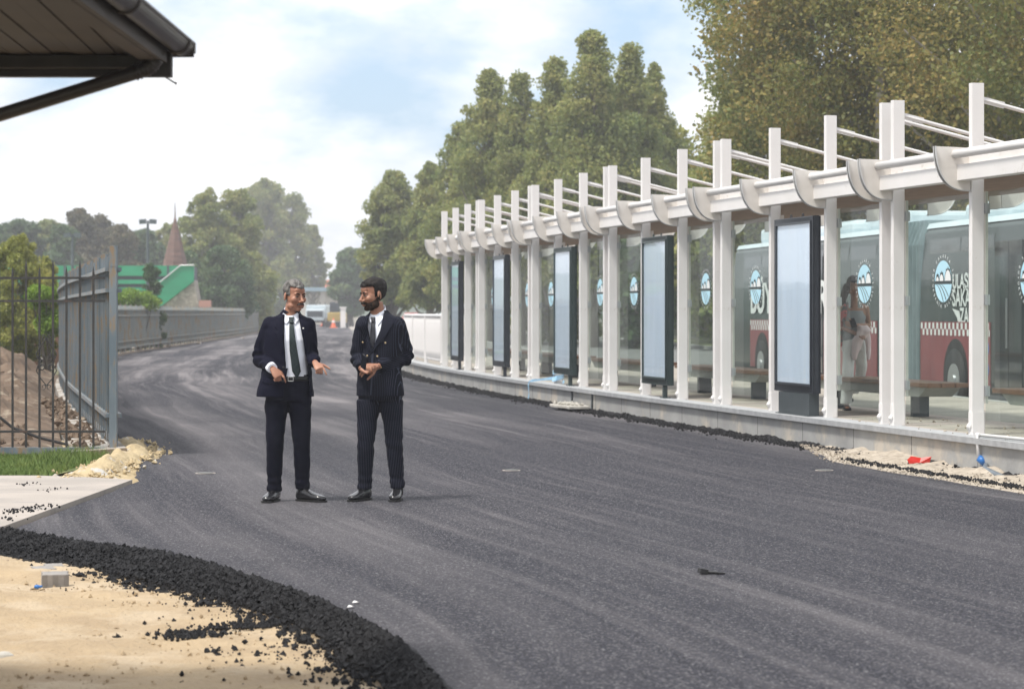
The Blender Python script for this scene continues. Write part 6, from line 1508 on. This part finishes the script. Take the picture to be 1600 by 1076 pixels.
    limb(c, [V3(1352, 520, -.14), V3(1355, 545, -.12), V3(1354, 566, -.12)], [.035, .035, .02]); cm = fuse(c, .009); wrinkle(cm, lambda x, y, z: .009*noise.noise(Vector((x*22, y*12, z*10))))
    o = link('cloth', cm, M['pink'], None, True, loc=root_loc); tag(o, 'pale pink garment draped over the arm of the woman behind the glass', 'garment')
    bg_ = MB(); limb(bg_, [V3(1322, 478, -.03), V3(1318, 490, -.06), V3(1315, 505, -.03)], [.022, .04, .05]); bg_.loft([ring(V3(1313, 500, .08), .05, .10), ring(V3(1310, 530, .08), .07, .13), ring(V3(1311, 545, .08), .06, .12)])
    o = link('shoulder_bag', fuse(bg_, .008), bagm(), None, True, loc=root_loc); tag(o, 'red and black shoulder bag on the woman behind the glass', 'bag')
    ph = MB().box((0, 0, 0), (.07, .012, .13)).build('phone', M['phone'], None, bevel=.004); ph.location = Vector(root_loc)+V3(1328, 508, -.26); ph.rotation_euler = (R(-35), R(-15), 0); tag(ph, 'dark phone in the hand of the woman behind the glass', 'phone')
    MB().box((0, .0068, 0), (.064, .001, .122)).build('screen', M['phonescreen'], ph)
    for p, yw in ((V3(1322, 642.5, -.06), 0), (V3(1332, 630, .30), .0)):
        sl_ = MB(); sl_.bbox_bevel(-.042, .042, -.13, .11, -.014, .008, .03).xf(Matrix.Translation(p)).build('sandal', M['black'], root); MB().tube([p+Vector((-.042, -.04, 0)), p+Vector((0, -.045, .045)), p+Vector((.042, -.04, 0))], .016, 8).build('sandal_strap', M['black'], root)
woman()
# ---------------------------------------------------------------- small things lying about
def onroad(x, y): Y = 1.5*3778/(y-488); return px(x, Y), Y
for x, y, r, lb in ((321, 739.5, .095, 'left faint round lid in the asphalt, nearest the iron fence'), (799, 735, .085, 'middle faint round lid in the asphalt'), (1288, 735, .085, 'right faint round lid near the platform wall')):
    X, Y = onroad(x, y); c = empty('manhole_lid', (X, Y, .0)); tag(c, lb, 'manhole lid', 'small round lids in the new asphalt')
    MB().cyl((0, 0, .004), r, .006, 'z', 28).build('ring', M['apron'], c); MB().cyl((0, 0, .0085), r*.78, .004, 'z', 28).build('cover', M['lane'], c)
X, Y = onroad(1108, 896.5); c = MB(); c.box((-.035, 0, .018), (.05, .05, .03), rz=.3, ry=.2).box((.01, .02, .010), (.08, .05, .012), rz=-.2).box((.06, .0, .008), (.06, .035, .010), rz=.4, ry=.1)
o = c.build('rubber_scrap', M['black'], None, loc=(X, Y, 0), bevel=.004); tag(o, 'small black torn scrap lying alone on the asphalt', 'scrap')
for x, y in ((548, 950), (556, 943)):
    X, Y = onroad(x, y); o = MB().add([(-.02, 0, .006), (.015, -.01, .012), (.02, .02, .006), (-.01, .03, .015)], [(0, 1, 2, 3)]).build('paper_scrap', M['white'], None, loc=(X, Y, 0)); tag(o, 'tiny white paper scrap near the sand edge of the asphalt', 'litter', 'white paper scraps at the asphalt edge')
# concrete paver blocks half buried in the black edge
for (x, y, sx_, sy_, sz_, rz, lb) in ((68, 883, .14, .11, .055, .5, 'left toothed grey paver block at the torn asphalt edge'), (84, 880, .12, .09, .06, .35, 'upper grey paver block behind the other two'), (86, 903, .16, .10, .10, .22, 'largest pale paver block, nearest the camera at the asphalt edge')):
    Y = 1.56*3778/(y-488); b = MB(); pts = [(-.5, -.5), (-.3, -.42), (-.1, -.5), (.1, -.42), (.3, -.5), (.5, -.42), (.44, 0), (.5, .5), (.25, .42), (0, .5), (-.25, .42), (-.5, .5), (-.44, 0)]
    b.prism([(p[0]*sx_, p[1]*sy_) for p in pts], 0, sz_); b.xf(Matrix.Rotation(rz, 4, 'Z') @ Matrix.Rotation(.12, 4, 'X'))
    o = b.build('paver_block', M['paver'], None, loc=(px(x, Y), Y, -.125), bevel=.005); tag(o, lb, 'paver')
X, Y = px(58, 13.9), 13.9; o = MB().ell((0, 0, .01), (.018, .012, .012)).tube([(0, 0, .01), (.03, 0, .012)], .007, 8).build('bottle_cap', M['bluefit'], None, True, loc=(X, Y, -.085)); tag(o, 'tiny blue plastic cap beside the paver blocks', 'cap')
Y = 11.15; o = MB().ell((0, 0, 0), (.05, .035, .030), n=9, m=6).build('stone', M['slab'], None, loc=(px(6, Y), Y, -.09)); tag(o, 'pale stone lying on the sand at the lower left edge', 'stone')
# broken white slab, blue tape, red scrap, pipe and hose by the platform wall
def wallpt(s, a=-.30, z=0): p = Vector((SX(s), SY(s), z))+pnorm(s)[0]*a; return p
sA = 16.3
p = wallpt(sA, -.50); o = empty('broken_slab', (p.x, p.y, .01), -1.3); tag(o, 'broken pale slab lying on black rubble against the platform wall', 'slab')
MB().prism([(-.55, -.16), (-.2, -.22), (.3, -.16), (.6, -.2), (.62, .12), (.2, .2), (-.3, .15), (-.6, .1)], .03, .075).build('lower_piece', M['slab'], o, bevel=.01); q = MB(); [rock(q, (random.uniform(-.5, .45), random.uniform(-.12, .12), .09), random.uniform(.02, .05)) for _ in range(40)]; q.build('rubble', M['slab'], o)
def ribbon(pts, w, name, m, lab, cat):
    V = []; 
    for i, p in enumerate(pts): d = Vector((random.uniform(-.3, .3), random.uniform(-.3, .3), 1)).normalized()*w*random.uniform(.5, 1); V += [Vector(p)-d, Vector(p)+d]
    me = MB().add(V, [(2*i, 2*i+2, 2*i+3, 2*i+1) for i in range(len(pts)-1)]); o = me.build(name, m); sd = o.modifiers.new('s', 'SOLIDIFY'); sd.thickness = .004; tag(o, lab, cat); return o
s0 = 11.9
ribbon([wallpt(s0+1.3, .02, .42), wallpt(s0+1.1, -.05, .40), wallpt(s0+.7, -.15, .37), wallpt(s0+.3, -.22, .345), wallpt(s0+.25, -.285, .30), wallpt(s0+.35, -.29, .12), wallpt(s0+.32, -.30, .02)], .030, 'plastic_tape', M['bluetape'], 'light blue plastic tape trailing from a post foot down the platform wall', 'tape')
pq = [ (wallpt(13.25, .0, .33+.02*i)+Vector((.10*math.cos(i*1.1), .08*math.sin(i*1.1), 0))) for i in range(14)]
ribbon(pq, .05, 'plastic_tape', M['bluetape'], 'blue plastic wrapped round the post foot under the third lightbox', 'tape')
ribbon([wallpt(14.9, -.33, .05), wallpt(15.1, -.38, .06), wallpt(15.5, -.42, .03), wallpt(15.8, -.45, .05)], .05, 'plastic_sheet', M['bluetape'], 'crumpled blue plastic on the ground beside the broken slab', 'plastic')
for s in (15.25, 16.6):
    p = wallpt(s, -.222, .05); n_, t_ = pnorm(s); o = MB().b2(-.035, .035, -.006, .006, -.05, .205).build('wall_bracket', M['pedestal'], None, loc=p); o.rotation_euler.z = math.atan2(t_.y, t_.x); tag(o, 'dark upright metal strip on the platform wall by the broken slab', 'strip', 'dark metal strips on the platform wall')
p = wallpt(29.75, -.36); q = MB().add([(0, 0, 0), (.10, 0, .01), (.2, .02, 0), (.22, .01, .07), (.12, .03, .055), (.02, .01, .075), (-.02, 0, .04)], [(0, 1, 4, 5, 6), (1, 2, 3, 4)])
o = q.build('plastic_scrap', M['redscrap'], None, loc=(p.x-.12, p.y-.1, .02)); sd = o.modifiers.new('s', 'SOLIDIFY'); sd.thickness = .008; tag(o, 'bright red plastic scrap at the foot of the platform wall', 'scrap')
# pipe along the coping, elbow down, blue fitting, hose to the right
a = wallpt(30.75, -.20, .345); b_ = wallpt(37, .1, .365); el = a+Vector((-.02, -.04, 0)); dn = el+Vector((-.0, -.05, -.21))
w = empty('water_pipe', a); tag(w, 'white plastic water pipe with blue fitting and grey hose on the platform edge', 'pipe')
MB().tube([b_-a, Vector((0, 0, .0)), el-a+Vector((-.01, -.03, -.01)), dn-a], .017, 10).build('pipe', M['pvc'], w, True)
MB().cyl(el-a, .025, .05, 'y', 12).build('elbow', M['pvc'], w, True)
MB().tube([dn-a, dn-a+Vector((.06, -.03, -.05))], [.034, .038], 14).tube([dn-a+Vector((.06, -.03, -.05)), dn-a+Vector((.08, -.035, -.06))], [.028, .026], 14).build('fitting', M['bluefit'], w, True)
MB().tube([dn-a+Vector((.07, -.03, -.055)), *[dn-a+pnorm(30.8)[1]*q+pnorm(30.8)[0]*-(.05+.08*q)+Vector((0, 0, -.055-zq)) for q, zq in ((.3, .03), (.6, .06), (1.0, .10), (1.5, .17), (2.0, .19))]], .026, 12).build('hose', M['hose'], w, True)
# black crumb line and pale gravel along the wall foot
mb = MB(); mg = MB(); my = MB()
V = []; F = []; sl = list(np.arange(-9, 38, .08)); NQ = 7
for s in sl:
    wd = .20+.10*noise.noise(Vector((s*.8, 0, 0)))
    for k in range(NQ):
        q = k/(NQ-1); p = wallpt(s, -.20-wd*q); hgt = (.035+.035*noise.noise(Vector((s*1.5, 3, 0))))*(1-q)**1.1+.03*noise.noise(p*9)*(1-q)
        V.append((p.x, p.y, max(.003 if q < 1 else -.01, hgt)))
for i in range(len(sl)-1):
    for k in range(NQ-1): F.append((i*NQ+k, (i+1)*NQ+k, (i+1)*NQ+k+1, i*NQ+k+1))
me = bpy.data.meshes.new('v'); me.from_pydata(V, [], F); tag(link('asphalt_edge', me, M['crumb']), 'dark crumbly asphalt lip along the foot of the platform wall', 'asphalt', kind='stuff')
for _ in range(9000):
    s = random.uniform(-8, 28) if random.random() < .93 else random.uniform(27, 37); d = abs(random.gauss(0, .11)); bmp = max(0, noise.noise(Vector((s*1.3, 7, 0)))+.35)
    p = wallpt(s, -.25-d*(1+.6*bmp)); rock(mb, (p.x, p.y, .008+.06*bmp*math.exp(-d*9)*random.random()), random.choice((.006, .009, .012, .018, .026)))
tag(mb.build('asphalt_crumbs', M['crumb']), 'black asphalt lumps heaped along the platform wall foot', 'asphalt crumbs', kind='stuff')
nx, ny = 60, 120; V = []
M['gravel'] = mat('pale_gravel_sand', (.50, .44, .36), (.34, .29, .23), rough=.95, scale=12, bump=.02, bscale=45, c3=(.18, .16, .14), s3=9, lo3=.6, hi3=.66)
for j in range(ny):
    s = 26.2+12.5*j/(ny-1)
    for i in range(nx):
        q = i/(nx-1); wd = (.85+.25*noise.noise(Vector((s*.9, 1, 1))))*min(1, (s-26)/3.2); p = wallpt(s, -.2-wd*q)
        V.append((p.x, p.y, .006+.06*max(0, .55+fbm(p.x, p.y, 0, 5, 2.2))*(1-q)*min(1, (s-26)/2)+.02*fbm(p.x, p.y, 5, 4, 9)*(1-q)-(.02 if q > .97 else 0)))
F = [(j*nx+i, (j+1)*nx+i, (j+1)*nx+i+1, j*nx+i+1) for j in range(ny-1) for i in range(nx-1)]
me = bpy.data.meshes.new('g'); me.from_pydata(V, [], F); tag(link('gravel', me, M['gravel'], smooth=True), 'pale sandy gravel spilled between the asphalt and the near platform wall', 'gravel', kind='stuff')
for _ in range(2600):
    s = random.uniform(26.4, 37); p = wallpt(s, -.25-random.random()*.9*min(1, (s-26)/3.2)); rock(mg, (p.x, p.y, .02), random.choice((.004, .006, .009, .014)))
tag(mg.build('gravel_stones', M['gravel']), 'small pale stones of the gravel spill', 'stones', kind='stuff')
mb = MB()
for _ in range(900):
    s = random.uniform(29, 37); p = wallpt(s, -.62-.05*random.gauss(0, 1)-.25*min(1, (s-26)/3.2)); rock(mb, (p.x, p.y, .025), random.choice((.01, .015, .022)))
tag(mb.build('asphalt_crumbs', M['crumb']), 'black crumbs in a line over the pale gravel', 'asphalt crumbs', kind='stuff')
mb = MB()
for _ in range(220):
    s = random.uniform(27, 36); p = wallpt(s, random.uniform(-.15, 1.3), .325); rock(mb, (p.x, p.y, .328), random.choice((.006, .01, .02)))
tag(mb.build('grit', M['gravel']), 'grit and dirt crumbs on the platform near the posts', 'grit', kind='stuff')
# white rubbish by the far fence
for x, y in ((92, 0), ):
    pass
for i, (x, y) in enumerate(((212, 545), (263, 541), (308, 537), (380, 529))):
    Y = 1.5*3778/(y-488); q = MB(); rock(q, (0, 0, .03), .28); q.xf(Matrix.Diagonal((1, .6, .22, 1))); o = q.build('rubble_chunk', M['whitecrete'], None, loc=(px(x, Y), Y, .03)); tag(o, 'white chunk of rubble lying along the far fence foot', 'rubble', 'white rubble chunks along the fence foot')

# ---------------------------------------------------------------- the air: dust drifting over the road
HD = .0010
hz_ = MB().b2(-1450, 1450, -70, 2450, -3.2, 18.5).build('haze', None); tag(hz_, 'thin dusty haze in the air', 'haze', kind='stuff')
m = bpy.data.materials.new('haze'); m.use_nodes = True; t = m.node_tree; t.nodes.clear(); o = N(t, 'ShaderNodeOutputMaterial'); v = N(t, 'ShaderNodeVolumePrincipled')
v.inputs['Color'].default_value = (.93, .95, 1, 1); v.inputs['Density'].default_value = HD; L(t, v.outputs[0], o.inputs['Volume']); hz_.data.materials.append(m)
